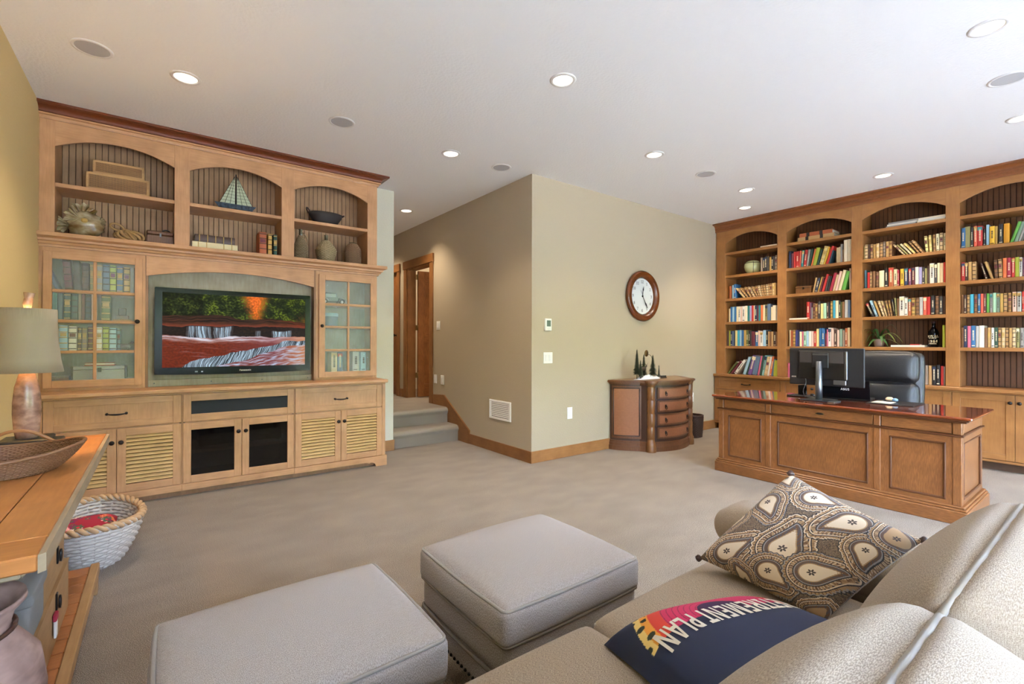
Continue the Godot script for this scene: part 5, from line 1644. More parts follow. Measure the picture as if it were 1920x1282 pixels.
func sofa() -> void:
	var o := thing("sofa", "tan upholstered sofa seen from behind, with boxed back cushions and pale piping", "sofa", at(0.6, 0, 0.45))
	var xa := -0.50
	var xb := 1.72
	begin(); soft(at((xa + xb) * 0.5, 0.19, 0.46), Vector3(xb - xa + 0.3, 0.22, 0.9), 0.03, Vector3.ZERO, 8); fin("base", M.fabric, o)
	begin(); soft(at((xa + xb) * 0.5, 0.45, -0.07), Vector3(xb - xa + 0.4, 0.62, 0.16), 0.05, Vector3(0, 0.02, 0), 10); fin("back_frame", M.fabric, o)
	for e in [xa - 0.115, xb + 0.125]:
		begin()
		soft(at(e, 0.33, 0.46), Vector3(0.22, 0.5, 1.0), 0.03, Vector3.ZERO, 8)
		soft(at(e, 0.55, 0.485), Vector3(0.26, 0.18, 1.05), 0.088, Vector3(0.01, 0.006, 0.02), 14)
		fin("arm", M.fabric, o)
	for e in [[-0.5, 0.05], [1.75, 0.05], [-0.5, 0.86], [1.75, 0.86]]:
		begin(); lathe(at(e[0], 0, e[1]), [Vector2(0, 0), Vector2(0.022, 0), Vector2(0.032, 0.085), Vector2(0, 0.085)], 12); fin("leg", M.table, o)
	for k in 3:
		var x0 := xa + k * 0.74
		var c := at(x0 + 0.37, 0.385, 0.66)
		begin(); soft(c, Vector3(0.735, 0.19, 0.57), 0.035, Vector3(0, 0.035, 0.012), 18); var sc := fin("seat_cushion", M.fabric, o)
		begin()
		var hx := 0.352
		var pts := []
		for e in [[-hx, -0.27], [-hx, 0.27], [hx, 0.27], [hx, -0.27]]: pts.append(e)
		var loop := []
		for i in 4:
			var a: Array = pts[i]
			var b: Array = pts[(i + 1) % 4]
			for j in 12:
				var t := j / 12.0
				loop.append(at(c.x + lerpf(a[0], b[0], t), 0.462, 0.66 + lerpf(a[1], b[1], t)))
		tube(loop, 0.006, 6, true)
		fin("piping", M.piping, sc)
	# back cushions, boxed, leaning back; the near top edge carries pale piping
	for k in 3:
		var x0 := xa + k * 0.74
		var lean := Basis(Vector3.RIGHT, 0.42)           # top leans towards the camera
		var ht := 0.47
		var rise_by := 0.07 if k == 2 else 0.05
		var swell := 0.10 if k == 2 else 0.135
		var th := 0.2
		var w := 0.735
		var up := lean * Vector3.UP
		var fwd := lean * Vector3(0, 0, -1)
		# the top front edge sits at depth 0.18; its middle rises, its corners drop
		var edge := at(x0 + 0.37, 0.846, 0.192)
		var c := edge - up * (ht * 0.5) - fwd * (th * 0.5)
		var arch := func(p: Vector3, q2: Vector3) -> Vector3:
			var sx := 1.0 - pow(absf(p.x), 5.0)
			var ty := clampf((p.y + 1.0) * 0.5, 0, 1)
			q2.y += rise_by * sx * ty * ty
			if p.z < 0.0: q2.z -= p.z * p.z * swell * pow(maxf(0.0, 1.0 - p.x * p.x), 0.4) * pow(maxf(0.0, 1.0 - p.y * p.y), 0.62 if k == 2 else 0.5)
			else: q2.z += p.z * p.z * 0.03 * (1.0 - p.x * p.x) * (1.0 - p.y * p.y)
			return q2
		begin(); soft(c, Vector3(w, ht, th), 0.028, Vector3(0.0, 0.02, 0.0), 26, lean, 1, arch); var bc := fin("back_cushion", M.fabric, o)
		for side in [-1.0, 1.0]:
			var loop := []
			for seg in [[-1, -1, -1, 1], [-1, 1, 1, 1], [1, 1, 1, -1]]:
				for j in 20:
					var t := j / 20.0
					var px := lerpf(seg[0], seg[2], t)
					var py := lerpf(seg[1], seg[3], t)
					var rise := rise_by * (1.0 - pow(absf(px), 5.0)) * pow((py + 1.0) * 0.5, 2.0)
					var wob := 0.002 * sin(j * 2.3 + k * 3.0 + seg[0])
					loop.append(c + lean * Vector3(px * (w * 0.5 - 0.008), py * (ht * 0.5 - 0.008) + rise + wob, side * (th * 0.5 - 0.007)))
			begin(); tube(loop, 0.0062, 7); fin("piping", M.piping, bc)

func ottoman(x0: float, x1: float, d0: float, d1: float, label: String) -> void:
	var cx := (x0 + x1) * 0.5
	var cd := (d0 + d1) * 0.5
	var o := thing("ottoman", label, "ottoman", at(cx, 0, cd), "square upholstered ottomans")
	var w := x1 - x0
	var d := d1 - d0
	begin(); soft(at(cx, 0.405, cd), Vector3(w, 0.115, d), 0.022, Vector3(0.012, 0.045, 0.012), 20); fin("cushion", M.ottoman, o)
	begin(); soft(at(cx, 0.30, cd), Vector3(w - 0.02, 0.12, d - 0.02), 0.02, Vector3(0.006, 0.0, 0.006), 12); fin("base", M.ottoman, o)
	begin(); soft(at(cx, 0.2, cd), Vector3(w - 0.01, 0.085, d - 0.01), 0.01, Vector3.ZERO, 8); fin("rail", M.ottoman, o)
	for y in [[0.458, 0.008], [0.352, 0.006], [0.243, 0.008]]:
		var loop := []
		var hx: float = w * 0.5 - y[1]
		var hd: float = d * 0.5 - y[1]
		var r := 0.02
		for c4 in [[1, 1], [-1, 1], [-1, -1], [1, -1]]:
			var a0: float = PI * 0.5 * [[1, 1], [-1, 1], [-1, -1], [1, -1]].find(c4)
			for j in 5:
				var a: float = a0 + PI * 0.125 * j
				loop.append(at(cx + c4[0] * (hx - r) + cos(a) * r, y[0], cd + c4[1] * (hd - r) + sin(a) * r))
			# along the straight, following the swelling side
			var nx: float = -c4[1] if c4[0] == c4[1] else c4[0]
			for j in range(1, 8):
				var t := j / 8.0
				var sw := 0.006 * (1.0 - pow(2.0 * t - 1.0, 2.0))
				if c4[0] == c4[1]: loop.append(at(cx + c4[0] * (hx - r) * (1.0 - 2.0 * t), y[0], cd + c4[1] * (hd + sw)))
				else: loop.append(at(cx + c4[0] * (hx + sw), y[0], cd + c4[1] * (hd - r) * (1.0 - 2.0 * t)))
		begin(); tube(loop, 0.0055, 6, true); fin("welt", M.piping if y[0] > 0.4 else M.welt, o)
	begin()
	for k in 24:
		for e in [[x0 + w * (k + 0.5) / 24, d0 + 0.004, 0], [x0 + w * (k + 0.5) / 24, d1 - 0.004, 0], [x0 + 0.004, d0 + d * (k + 0.5) / 24, 1], [x1 - 0.004, d0 + d * (k + 0.5) / 24, 1]]:
			lathe(at(e[0], 0.172, e[1]), [Vector2(0, -0.006), Vector2(0.005, -0.004), Vector2(0.007, 0), Vector2(0.005, 0.004), Vector2(0, 0.006)], 6)
	tag(fin("nailheads", M.bronze, o), "", "", "", "stuff")
	for e in [[x0 + 0.05, d0 + 0.05], [x1 - 0.05, d0 + 0.05], [x0 + 0.05, d1 - 0.05], [x1 - 0.05, d1 - 0.05]]:
		begin(); lathe(at(e[0], 0, e[1]), [Vector2(0, 0), Vector2(0.024, 0), Vector2(0.03, 0.03), Vector2(0.034, 0.16), Vector2(0, 0.16)], 14); fin("leg", M.chest, o)

# pillow over four corners; u runs A to B, v runs A to D
func pillow_point(A: Vector3, B: Vector3, C: Vector3, D: Vector3, n: Vector3, th: float, u: float, v: float, side: float) -> Vector3:
	var a := u * 2.0 - 1.0
	var b := v * 2.0 - 1.0
	var pull := 0.10
	var uu := 0.5 + 0.5 * a - 0.5 * signf(a) * a * a * pull * 0.5 * (1.0 - b * b)
	var vv := 0.5 + 0.5 * b - 0.5 * signf(b) * b * b * pull * 0.5 * (1.0 - a * a)
	var p := A.lerp(B, uu).lerp(D.lerp(C, uu), vv)
	var f := pow(maxf(0.0, (1.0 - pow(absf(a), 3.2)) * (1.0 - pow(absf(b), 3.2))), 0.47)
	return p + n * side * th * f

func pillows() -> void:
	# paisley
	var A := at(1.47, 0.535, 0.90)
	var B := at(1.69, 0.83, 0.70)
	var C := at(1.68, 0.725, 0.355)
	var D := at(1.45, 0.50, 0.52)
	var n := (B - A).cross(D - A).normalized()
	if n.y < 0: n = -n
	if n.x > 0: n = -n
	var o := placed("cushion", "brown and cream paisley cushion propped on the sofa arm", "cushion", Transform3D(Basis(), at(1.57, 0.49, 0.62)))
	T = Transform3D(Basis(), -o.position)
	var pm := StandardMaterial3D.new()
	pm.albedo_texture = ImageTexture.create_from_image(paisley_picture(640))
	pm.roughness = 0.7
	pm.rim_enabled = true; pm.rim = 0.25
	for s in [1.0, -1.0]:
		begin(true)
		grid(32, 32, func(u, v): return pillow_point(A, B, C, D, n, 0.085, u, v, s), s > 0.0)
		fin("front" if s > 0 else "back", pm, o)
	for c in [A, B, C, D]:
		begin()
		soft(c, Vector3(0.018, 0.018, 0.018), 0.008, Vector3.ONE * 0.003, 5)
		fin("corner_knot", M.chest_dark, o)

	# navy cushion with printed sunset and lettering, lying face up; A to B is its far edge
	A = at(0.905, 0.50, 0.815); B = at(1.31, 0.515, 0.62); C = at(1.20, 0.60, 0.22); D = at(0.785, 0.54, 0.40)
	n = (B - A).cross(D - A).normalized()
	if n.y < 0: n = -n
	o = placed("cushion", "navy cushion printed with white lettering and a sunset, on the sofa seat", "cushion", Transform3D(Basis(), at(1.05, 0.49, 0.6)))
	T = Transform3D(Basis(), -o.position)
	var im := Image.create(256, 256, false, Image.FORMAT_RGB8)
	for j in 256:
		for i in 256:
			var u := i / 255.0
			var v := j / 255.0
			var c := Color8(34, 42, 70)
			var r := Vector2((u - 0.47) / 0.44, (0.40 - v) / 0.52).length()
			if v < 0.40 and r < 1.0:
				if r > 0.93: c = Color8(226, 196, 120)
				elif r > 0.84: c = Color8(222, 150, 58)
				elif r > 0.7: c = Color8(206, 66, 52)
				elif r > 0.3: c = Color8(196, 44, 92) if fmod(r * 16.0, 1.0) > 0.12 else Color8(120, 24, 60)
				else: c = Color8(60, 30, 70)
				if r > 0.86 and sin(u * 60.0) * cos(v * 70.0) > 0.35 and u < 0.4: c = Color8(52, 56, 44)
			im.set_pixel(i, j, c)
	var nm := StandardMaterial3D.new()
	nm.albedo_texture = ImageTexture.create_from_image(im)
	nm.roughness = 0.85
	begin(true); grid(32, 32, func(u, v): return pillow_point(A, B, C, D, n, 0.12, u, v, 1.0), true); fin("front", nm, o)
	begin(); grid(32, 32, func(u, v): return pillow_point(A, B, C, D, n, 0.03, u, v, -1.0), false); fin("back", M.navy, o)
	# the lettering follows the swell of the cushion
	var tm := TextMesh.new()
	var sf := SystemFont.new(); sf.font_names = PackedStringArray(["Droid Sans"]); sf.font_weight = 700
	tm.font = sf; tm.text = "MY RETIREMENT PLAN"; tm.font_size = 64; tm.pixel_size = 1.0; tm.depth = 0.0
	var box := tm.get_aabb()
	var arr := tm.get_mesh_arrays()
	var vs: PackedVector3Array = arr[Mesh.ARRAY_VERTEX]
	var ix: PackedInt32Array = arr[Mesh.ARRAY_INDEX] if arr[Mesh.ARRAY_INDEX] != null else PackedInt32Array(range(vs.size()))
	var onp := func(p: Vector3) -> Vector3:
		var fx := (p.x - box.position.x) / box.size.x
		var fy := (p.y - box.position.y) / box.size.y
		var q2 := pillow_point(A, B, C, D, n, 0.12, lerpf(0.99, 0.07, fx), 0.335 + 0.16 * fy, 1.0)
		return q2 + n * 0.0015
	begin()
	for i in range(0, ix.size(), 3):
		# split each triangle so that long ones bend with the cushion
		split_tri(vs[ix[i]], vs[ix[i + 1]], vs[ix[i + 2]], 3, onp, n)
	fin("lettering", flat(rgb(232, 226, 214), 0.8), o)

func split_tri(a: Vector3, b: Vector3, c: Vector3, depth: int, f: Callable, out: Vector3) -> void:
	if depth == 0:
		t3(f.call(a), f.call(b), f.call(c), out)
		return
	var ab := (a + b) * 0.5
	var bc := (b + c) * 0.5
	var ca := (c + a) * 0.5
	split_tri(a, ab, ca, depth - 1, f, out); split_tri(ab, b, bc, depth - 1, f, out)
	split_tri(ca, bc, c, depth - 1, f, out); split_tri(ab, bc, ca, depth - 1, f, out)

func paisley_picture(w: int) -> Image:
	var im := Image.create(w, w, false, Image.FORMAT_RGB8)
	var bg := Color8(66, 52, 44)
	im.fill(bg)
	var ground := [Color8(150, 122, 88), Color8(196, 172, 136), Color8(112, 84, 62), Color8(40, 38, 42)]
	var nz := FastNoiseLite.new(); nz.frequency = 0.06; nz.seed = 3
	for j in w:
		for i in w:
			var v := nz.get_noise_2d(i, j)
			var band := fmod(absf(v) * 11.0, 1.0)
			if band < 0.14: im.set_pixel(i, j, ground[3])
			elif band < 0.3: im.set_pixel(i, j, ground[1])
			elif band < 0.55: im.set_pixel(i, j, ground[0] if sin(i * 0.35) * sin(j * 0.35) > 0.0 else ground[2])
	var cream := Color8(220, 202, 176)
	var tan_ := Color8(168, 136, 98)
	var brown := Color8(104, 74, 52)
	var ink := Color8(38, 36, 42)
	var slate := Color8(150, 144, 142)
	# paisleys: centre, size, angle, handedness
	var list := [[0.20, 0.24, 0.19, 0.4, 1], [0.62, 0.18, 0.17, 2.3, -1], [0.90, 0.42, 0.16, 1.2, 1], [0.44, 0.50, 0.22, -0.3, 1], [0.12, 0.62, 0.17, 1.9, -1], [0.76, 0.66, 0.20, 3.6, 1], [0.34, 0.84, 0.19, 0.9, -1], [0.62, 0.92, 0.15, 2.6, 1], [0.93, 0.90, 0.15, -0.6, -1], [0.05, 0.95, 0.13, 0.2, 1], [0.92, 0.08, 0.13, 2.0, 1], [0.40, 0.03, 0.12, 3.0, -1], [0.02, 0.38, 0.11, -1.0, 1]]
	for L in list:
		var s: float = L[2] * w * 1.5
		var cx: float = L[0] * w
		var cy: float = L[1] * w
		var ca := cos(L[3])
		var sa := sin(L[3])
		# spine of the teardrop: round head, tail that curls over
		var pts := []
		for k in 16:
			var t := k / 15.0
			var ang := t * t * 3.6
			pts.append([Vector2(0.85 * t + 0.1 * sin(ang), L[4] * (0.55 * t * t - 0.42 * t * t * t * 1.6)), 0.52 * pow(1.0 - t, 0.8) + 0.03])
		for j in range(maxi(0, int(cy - s * 1.5)), mini(w, int(cy + s * 1.5))):
			for i in range(maxi(0, int(cx - s * 1.5)), mini(w, int(cx + s * 1.5))):
				var dx := (i - cx) / s
				var dy := (j - cy) / s
				var p := Vector2(dx * ca + dy * sa, -dx * sa + dy * ca) + Vector2(0.25, 0)
				if p.length_squared() > 2.2: continue
				var d := 9.0
				var along := 0.0
				for k in 16:
					var e: float = p.distance_to(pts[k][0]) - pts[k][1]
					if e < d:
						d = e; along = k / 15.0
				if d > 0.16: continue
				var a := p.angle()
				var sc := 0.018 * sin(a * 26.0 + along * 60.0)
				var c := bg
				var th := a * 24.0 + along * 70.0
				if d > 0.11 + sc: continue
				elif d > 0.085 + sc: c = ink
				elif d > 0.055 + sc: c = cream if L[4] > 0 else slate
				elif d > 0.0: c = tan_ if absf(sin(th)) > 0.4 else brown
				elif d > -0.022: c = ink
				elif d > -0.05: c = cream
				elif d > -0.075: c = ink if sin(th * 1.7) > 0.2 else tan_
				elif d > -0.15: c = brown.lerp(tan_, 0.5 + 0.5 * sin(th * 0.5)) if absf(sin(th * 0.85)) > 0.3 else cream
				elif d > -0.175: c = ink
				elif d > -0.20: c = slate
				elif d > -0.27: c = brown if fmod(absf(a) * 7.0 + along * 20.0, 1.0) > 0.4 else ink.lerp(slate, 0.4)
				elif d > -0.295: c = tan_
				else:
					c = cream if int(L[0] * 100) % 2 == 0 else tan_
					var fl := p.length()
					if fl < 0.03 + 0.07 * absf(cos(p.angle() * 3.0)) and fl > 0.022: c = ink.lerp(brown, 0.4)
				im.set_pixel(i, j, c)
	return im

func side_table() -> void:
	var x0 := XL + 0.015
	var x1 := -0.205
	var d0 := 1.50
	var d1 := 3.275
	var o := thing("side_table", "long rustic wooden side table along the golden wall", "table", at(-0.46, 0, 2.4))
	# boards of the top, breadboard ends, rough pale edge
	var n := 4
	var w := (x1 - 0.012 - x0) / n
	for k in n:
		part_d("board", M.table, o, x0 + k * w + 0.0015, x0 + (k + 1) * w - 0.0015, 0.742, 0.78, d0 + 0.14, d1 - 0.1, 0.003)
	for e in [[d0, d0 + 0.138], [d1 - 0.098, d1]]:
		part_d("end_board", M.table_x, o, x0, x1 - 0.012, 0.742, 0.7805, e[0], e[1], 0.004)
	begin()
	var p := PackedVector2Array([Vector2(x1 - 0.0125, -d0 + 0.0), Vector2(x1, -d0 - 0.012), Vector2(x1, -d1 + 0.01), Vector2(x1 - 0.0125, -d1)])
	prism(p, 1, 0.738, 0.7795)
	fin("edge_strip", M.table_edge, o)
	part_d("apron", M.table_edge, o, x0 + 0.02, x1 - 0.06, 0.69, 0.742, d0 + 0.12, d1 - 0.12, 0.004)
	for e in [d0 + 0.3, d1 - 0.42]:
		begin()
		bd(x0 + 0.1, x1 - 0.17, 0.12, 0.69, e, e + 0.07, 0.006)
		bd(x0 + 0.03, x1 - 0.08, 0.63, 0.69, e - 0.005, e + 0.075, 0.006)
		fin("trestle", M.table_edge, o)
	# low slatted shelf
	var sx1 := -0.24
	for e in [x0 + 0.02, sx1 - 0.035]:
		part_d("shelf_rail", M.crate, o, e, e + 0.035, 0.07, 0.122, d0 + 0.05, d1 - 0.03, 0.004)
	var k := 0
	var dd := d0 + 0.06
	while dd < d1 - 0.08:
		part_d("slat", M.slat_floor, o, x0 + 0.055, sx1 - 0.036, 0.096, 0.118, dd, dd + 0.098, 0.003)
		dd += 0.104
		k += 1
	begin()
	for e in [d0 + 0.1, d1 - 0.15]:
		for x in [x0 + 0.02, sx1 - 0.06]: bd(x, x + 0.06, 0, 0.07, e, e + 0.06, 0.004)
	fin("foot", M.crate, o)

	table_lamp()
	# oval woven tray with a cane handle
	var tr := thing("woven_tray", "oval brown woven tray with cane loop handles on the side table", "tray", at(-0.465, 0.7815, 2.50))
	T = Transform3D(Basis(Vector3.UP, 0.0), Vector3.ZERO)
	wicker(tr, "weave", 0.235, 0.19, 0.15, 0.13, 0.098, 13, 58, 0.0042, wood(rgb(138, 96, 66), 0, 0.5), 2.0, 0.35, 0.03)
	for s in [-1, 1]:
		begin()
		var pts := []
		for j in 15:
			var t := j / 14.0
			pts.append(Vector3(lerpf(-0.1, 0.13, t), 0.068 + 0.06 * sin(t * PI), -0.185))
		tube(pts, 0.0065, 8)
		if s < 0: fin("handle", wood(rgb(168, 112, 66), 0, 0.4), tr)
	# crates and linen box on the low shelf
	for c in [[1.97, 2.80, 0.119, 0.325, "lower of two wooden crates with black latches under the side table"], [2.285, 2.74, 0.327, 0.475, "upper of two wooden crates with black latches under the side table"]]:
		var cr := thing("crate", c[4], "crate", at(-0.5, c[2], (c[0] + c[1]) * 0.5), "wooden crates")
		var xr := -0.31 if c[2] < 0.2 else -0.318
		begin()
		bd(-0.68, xr, c[2], c[3], c[0], c[0] + 0.014, 0.002); bd(-0.68, xr, c[2], c[3], c[1] - 0.014, c[1], 0.002)
		bd(-0.68, -0.666, c[2], c[3], c[0] + 0.014, c[1] - 0.014); bd(xr - 0.014, xr, c[2], c[3], c[0] + 0.014, c[1] - 0.014, 0.002)
		bd(-0.67, xr - 0.01, c[2], c[2] + 0.012, c[0] + 0.01, c[1] - 0.01)
		fin("body", M.crate, cr)
		part_d("lid", M.crate, cr, -0.68, xr + 0.003, c[3] - 0.0, c[3] + 0.002, c[0], c[1])
		begin()
		var dm: float = lerpf(c[0], c[1], 0.62)
		bd(xr, xr + 0.006, c[3] - 0.085, c[3] - 0.02, dm - 0.012, dm + 0.012, 0.002)
		var loop := []
		for j in 13: loop.append(at(xr + 0.012, c[3] - 0.055 + cos(TAU * j / 12) * 0.022, dm + sin(TAU * j / 12) * 0.011))
		tube(loop, 0.004, 6)
		fin("latch", M.black, cr)
	var tg := thing("fabric_tag", "small white and red fabric tag hanging from the lower crate latch", "tag", at(-0.3, 0.2, 2.43))
	part_d("tag", M.white, tg, -0.306, -0.298, 0.17, 0.235, 2.40, 2.435, 0.003)
	part_d("bow", tone("crimson"), tg, -0.308, -0.296, 0.232, 0.258, 2.395, 2.44, 0.005)
	var lb := thing("linen_box", "pale linen covered storage box with a lid on the lower crate", "box", at(-0.49, 0.328, 2.13))
	begin(); soft(at(-0.49, 0.395, 2.14), Vector3(0.36, 0.13, 0.23), 0.02, Vector3(0.004, 0, 0.004), 10); fin("body", M.linen, lb)
	begin(); soft(at(-0.49, 0.475, 2.14), Vector3(0.375, 0.045, 0.245), 0.012, Vector3(0.002, 0.004, 0.002), 10); fin("lid", M.linen, lb)
	# old clay jug
	var ju := thing("clay_jug", "old weathered brown clay jug under the near end of the side table", "jug", at(-0.42, 0.119, 1.72))
	T = Transform3D.IDENTITY
	var cm := flat(rgb(196, 162, 144), 0.85)
	cm.albedo_texture = M.mottle; cm.uv1_triplanar = true; cm.uv1_scale = Vector3(1.2, 3.0, 1.2)
	begin()
	lathe(Vector3.ZERO, [Vector2(0, 0.003), Vector2(0.1, 0.0), Vector2(0.15, 0.06), Vector2(0.185, 0.17), Vector2(0.19, 0.25), Vector2(0.178, 0.34), Vector2(0.138, 0.40), Vector2(0.122, 0.43), Vector2(0.13, 0.465), Vector2(0.152, 0.49), Vector2(0.15, 0.502), Vector2(0.125, 0.48), Vector2(0.11, 0.44), Vector2(0.13, 0.37), Vector2(0.15, 0.25), Vector2(0.12, 0.06), Vector2(0, 0.04)], 40)
	fin("body", cm, ju)
	begin()
	var hp := []
	for j in 9:
		var t := j / 8.0
		hp.append(Vector3(-0.11 - 0.06 * sin(t * PI), 0.43 - 0.1 * t, 0.05))
	tube(hp, 0.014, 8)
	fin("handle", cm, ju)
	begin()
	var band := []
	for j in 33: band.append(Vector3(cos(TAU * j / 32) * 0.13, 0.425, sin(TAU * j / 32) * 0.13))
	tube(band, 0.006, 6)
	fin("neck_cord", M.chest_dark, ju)
	# floor basket with a bright cushion in it
	var fb := thing("floor_basket", "large oval whitewashed wicker basket on the carpet", "basket", at(-0.31, 0, 3.66))
	T = Transform3D.IDENTITY
	var wm := flat(rgb(206, 198, 186), 0.7)
	wm.albedo_texture = M.mottle; wm.uv1_triplanar = true; wm.uv1_scale = Vector3.ONE * 2.0
	wm = flat(rgb(196, 186, 172), 0.75)
	wicker(fb, "weave", 0.235, 0.34, 0.14, 0.2, 0.235, 15, 24, 0.0105, wm, 2.0, 0.55, -0.03)
	var braid := wood(rgb(204, 166, 122), 0, 0.6)
	for ph in 2:
		begin()
		var rim := []
		for j in 160:
			var a := TAU * j / 160
			var tw := a * 20.0 + PI * ph
			rim.append(Vector3(cos(a) * (0.236 + 0.011 * cos(tw)), 0.238 + 0.03 * (0.5 - 0.5 * cos(2.0 * a)) + 0.011 * sin(tw), sin(a) * (0.341 + 0.011 * cos(tw))))
		tube(rim, 0.0125, 6, true)
		fin("braid", braid, fb)
	var fc := thing("cushion", "bright floral cushion stuffed inside the floor basket", "cushion", at(-0.34, 0.13, 3.62))
	T = Transform3D.IDENTITY
	var fm := StandardMaterial3D.new()
	fm.albedo_texture = ImageTexture.create_from_image(floral_picture(256)); fm.roughness = 0.9
	var a0 := Vector3(-0.15, 0.0, 0.24); var b0 := Vector3(0.16, 0.0, 0.2); var c0 := Vector3(0.14, 0.05, -0.2); var d0v := Vector3(-0.16, 0.06, -0.18)
	for s in [1.0, -1.0]:
		begin(true)
		grid(20, 20, func(u, v): return pillow_point(a0, b0, c0, d0v, Vector3.UP, 0.07, u, v, s), s < 0.0)
		fin("front" if s > 0 else "back", fm, fc)

func floral_picture(w: int) -> Image:
	var im := Image.create(w, w, false, Image.FORMAT_RGB8)
	im.fill(Color8(150, 24, 50))
	var cols := [Color8(226, 214, 200), Color8(200, 40, 60), Color8(222, 120, 60), Color8(120, 20, 80), Color8(230, 170, 170), Color8(70, 90, 70)]
	for k in 46:
		var c := Vector2(rng.randf(), rng.randf()) * w
		var r := (0.04 + 0.07 * rng.randf()) * w
		var col: Color = cols[k % 6]
		var pet := 5 + k % 4
		for j in range(maxi(0, int(c.y - r)), mini(w, int(c.y + r))):
			for i in range(maxi(0, int(c.x - r)), mini(w, int(c.x + r))):
				var d := Vector2(i, j) - c
				var l := d.length() / r
				if l < 0.55 + 0.4 * absf(cos(d.angle() * pet * 0.5)):
					im.set_pixel(i, j, col if l > 0.28 else cols[(k + 2) % 6])
	return im

func table_lamp() -> void:
	var o := thing("table_lamp", "table lamp with linen drum shade on a mottled stone vase base", "lamp", at(-0.475, 0.781, 3.02))
	T = Transform3D.IDENTITY
	begin()
	b3(-0.115, 0.115, 0, 0.03, -0.115, 0.115, 0.006)
	b3(-0.085, 0.085, 0.03, 0.05, -0.085, 0.085, 0.006)
	fin("plinth", M.black, o)
	var sm := flat(rgb(214, 172, 148), 0.25)
	sm.albedo_texture = M.mottle; sm.uv1_triplanar = true; sm.uv1_scale = Vector3.ONE * 3.2
	sm.detail_enabled = true; sm.detail_blend_mode = BaseMaterial3D.BLEND_MODE_MUL; sm.detail_albedo = M.swirl; sm.detail_uv_layer = BaseMaterial3D.DETAIL_UV_2; sm.uv2_triplanar = true
	begin()
	lathe(Vector3.ZERO, [Vector2(0, 0.05), Vector2(0.036, 0.05), Vector2(0.043, 0.09), Vector2(0.0475, 0.16), Vector2(0.047, 0.21), Vector2(0.041, 0.28), Vector2(0.028, 0.335), Vector2(0.02, 0.35), Vector2(0, 0.352)], 32)
	fin("body", sm, o)
	begin()
	lathe(Vector3.ZERO, [Vector2(0.02, 0.35), Vector2(0.018, 0.358), Vector2(0.01, 0.362), Vector2(0.008, 0.42), Vector2(0.018, 0.425), Vector2(0.018, 0.47), Vector2(0, 0.475)], 16)
	fin("socket", M.brass, o)
	# shade, open above and below, slightly wider below
	begin()
	lathe(Vector3.ZERO, [Vector2(0.122, 0.345), Vector2(0.112, 0.40), Vector2(0.104, 0.48), Vector2(0.10, 0.56), Vector2(0.099, 0.632), Vector2(0.0965, 0.632), Vector2(0.0975, 0.56), Vector2(0.1015, 0.48), Vector2(0.1095, 0.40), Vector2(0.1195, 0.345), Vector2(0.122, 0.345)], 40)
	fin("shade", M.shade, o)
	begin()
	tube([Vector3(0, 0.47, 0), Vector3(0, 0.64, 0)], 0.004, 6)
	for k in 3:
		var a := TAU * k / 3
		tube([Vector3(0, 0.62, 0), Vector3(cos(a) * 0.098, 0.625, sin(a) * 0.098)], 0.002, 4)
	fin("harp", M.brass, o)
	begin()
	tube([Vector3(0, 0.635, 0), Vector3(0.0, 0.655, 0), Vector3(0.004, 0.68, 0), Vector3(0.006, 0.705, 0)], [0.012, 0.016, 0.015, 0.02], 8)
	fin("finial", sm, o)
	begin(); soft(Vector3(0, 0.51, 0), Vector3(0.05, 0.07, 0.05), 0.024, Vector3.ZERO, 8)
	var bm := flat(Color(1, 1, 1), 0.4)
	bm.emission_enabled = true; bm.emission = Color(1.0, 0.85, 0.6); bm.emission_energy_multiplier = 3.0
	fin("bulb", bm, o)
	var l := OmniLight3D.new()
	l.name = "light"
	l.light_energy = LAMP; l.light_color = Color(1.0, 0.8, 0.52); l.light_size = 0.025; l.omni_range = 6; l.omni_attenuation = 2; l.shadow_enabled = true
	o.add_child(l)
	l.position = Vector3(0, 0.51, 0)

const LAMP := 0.55

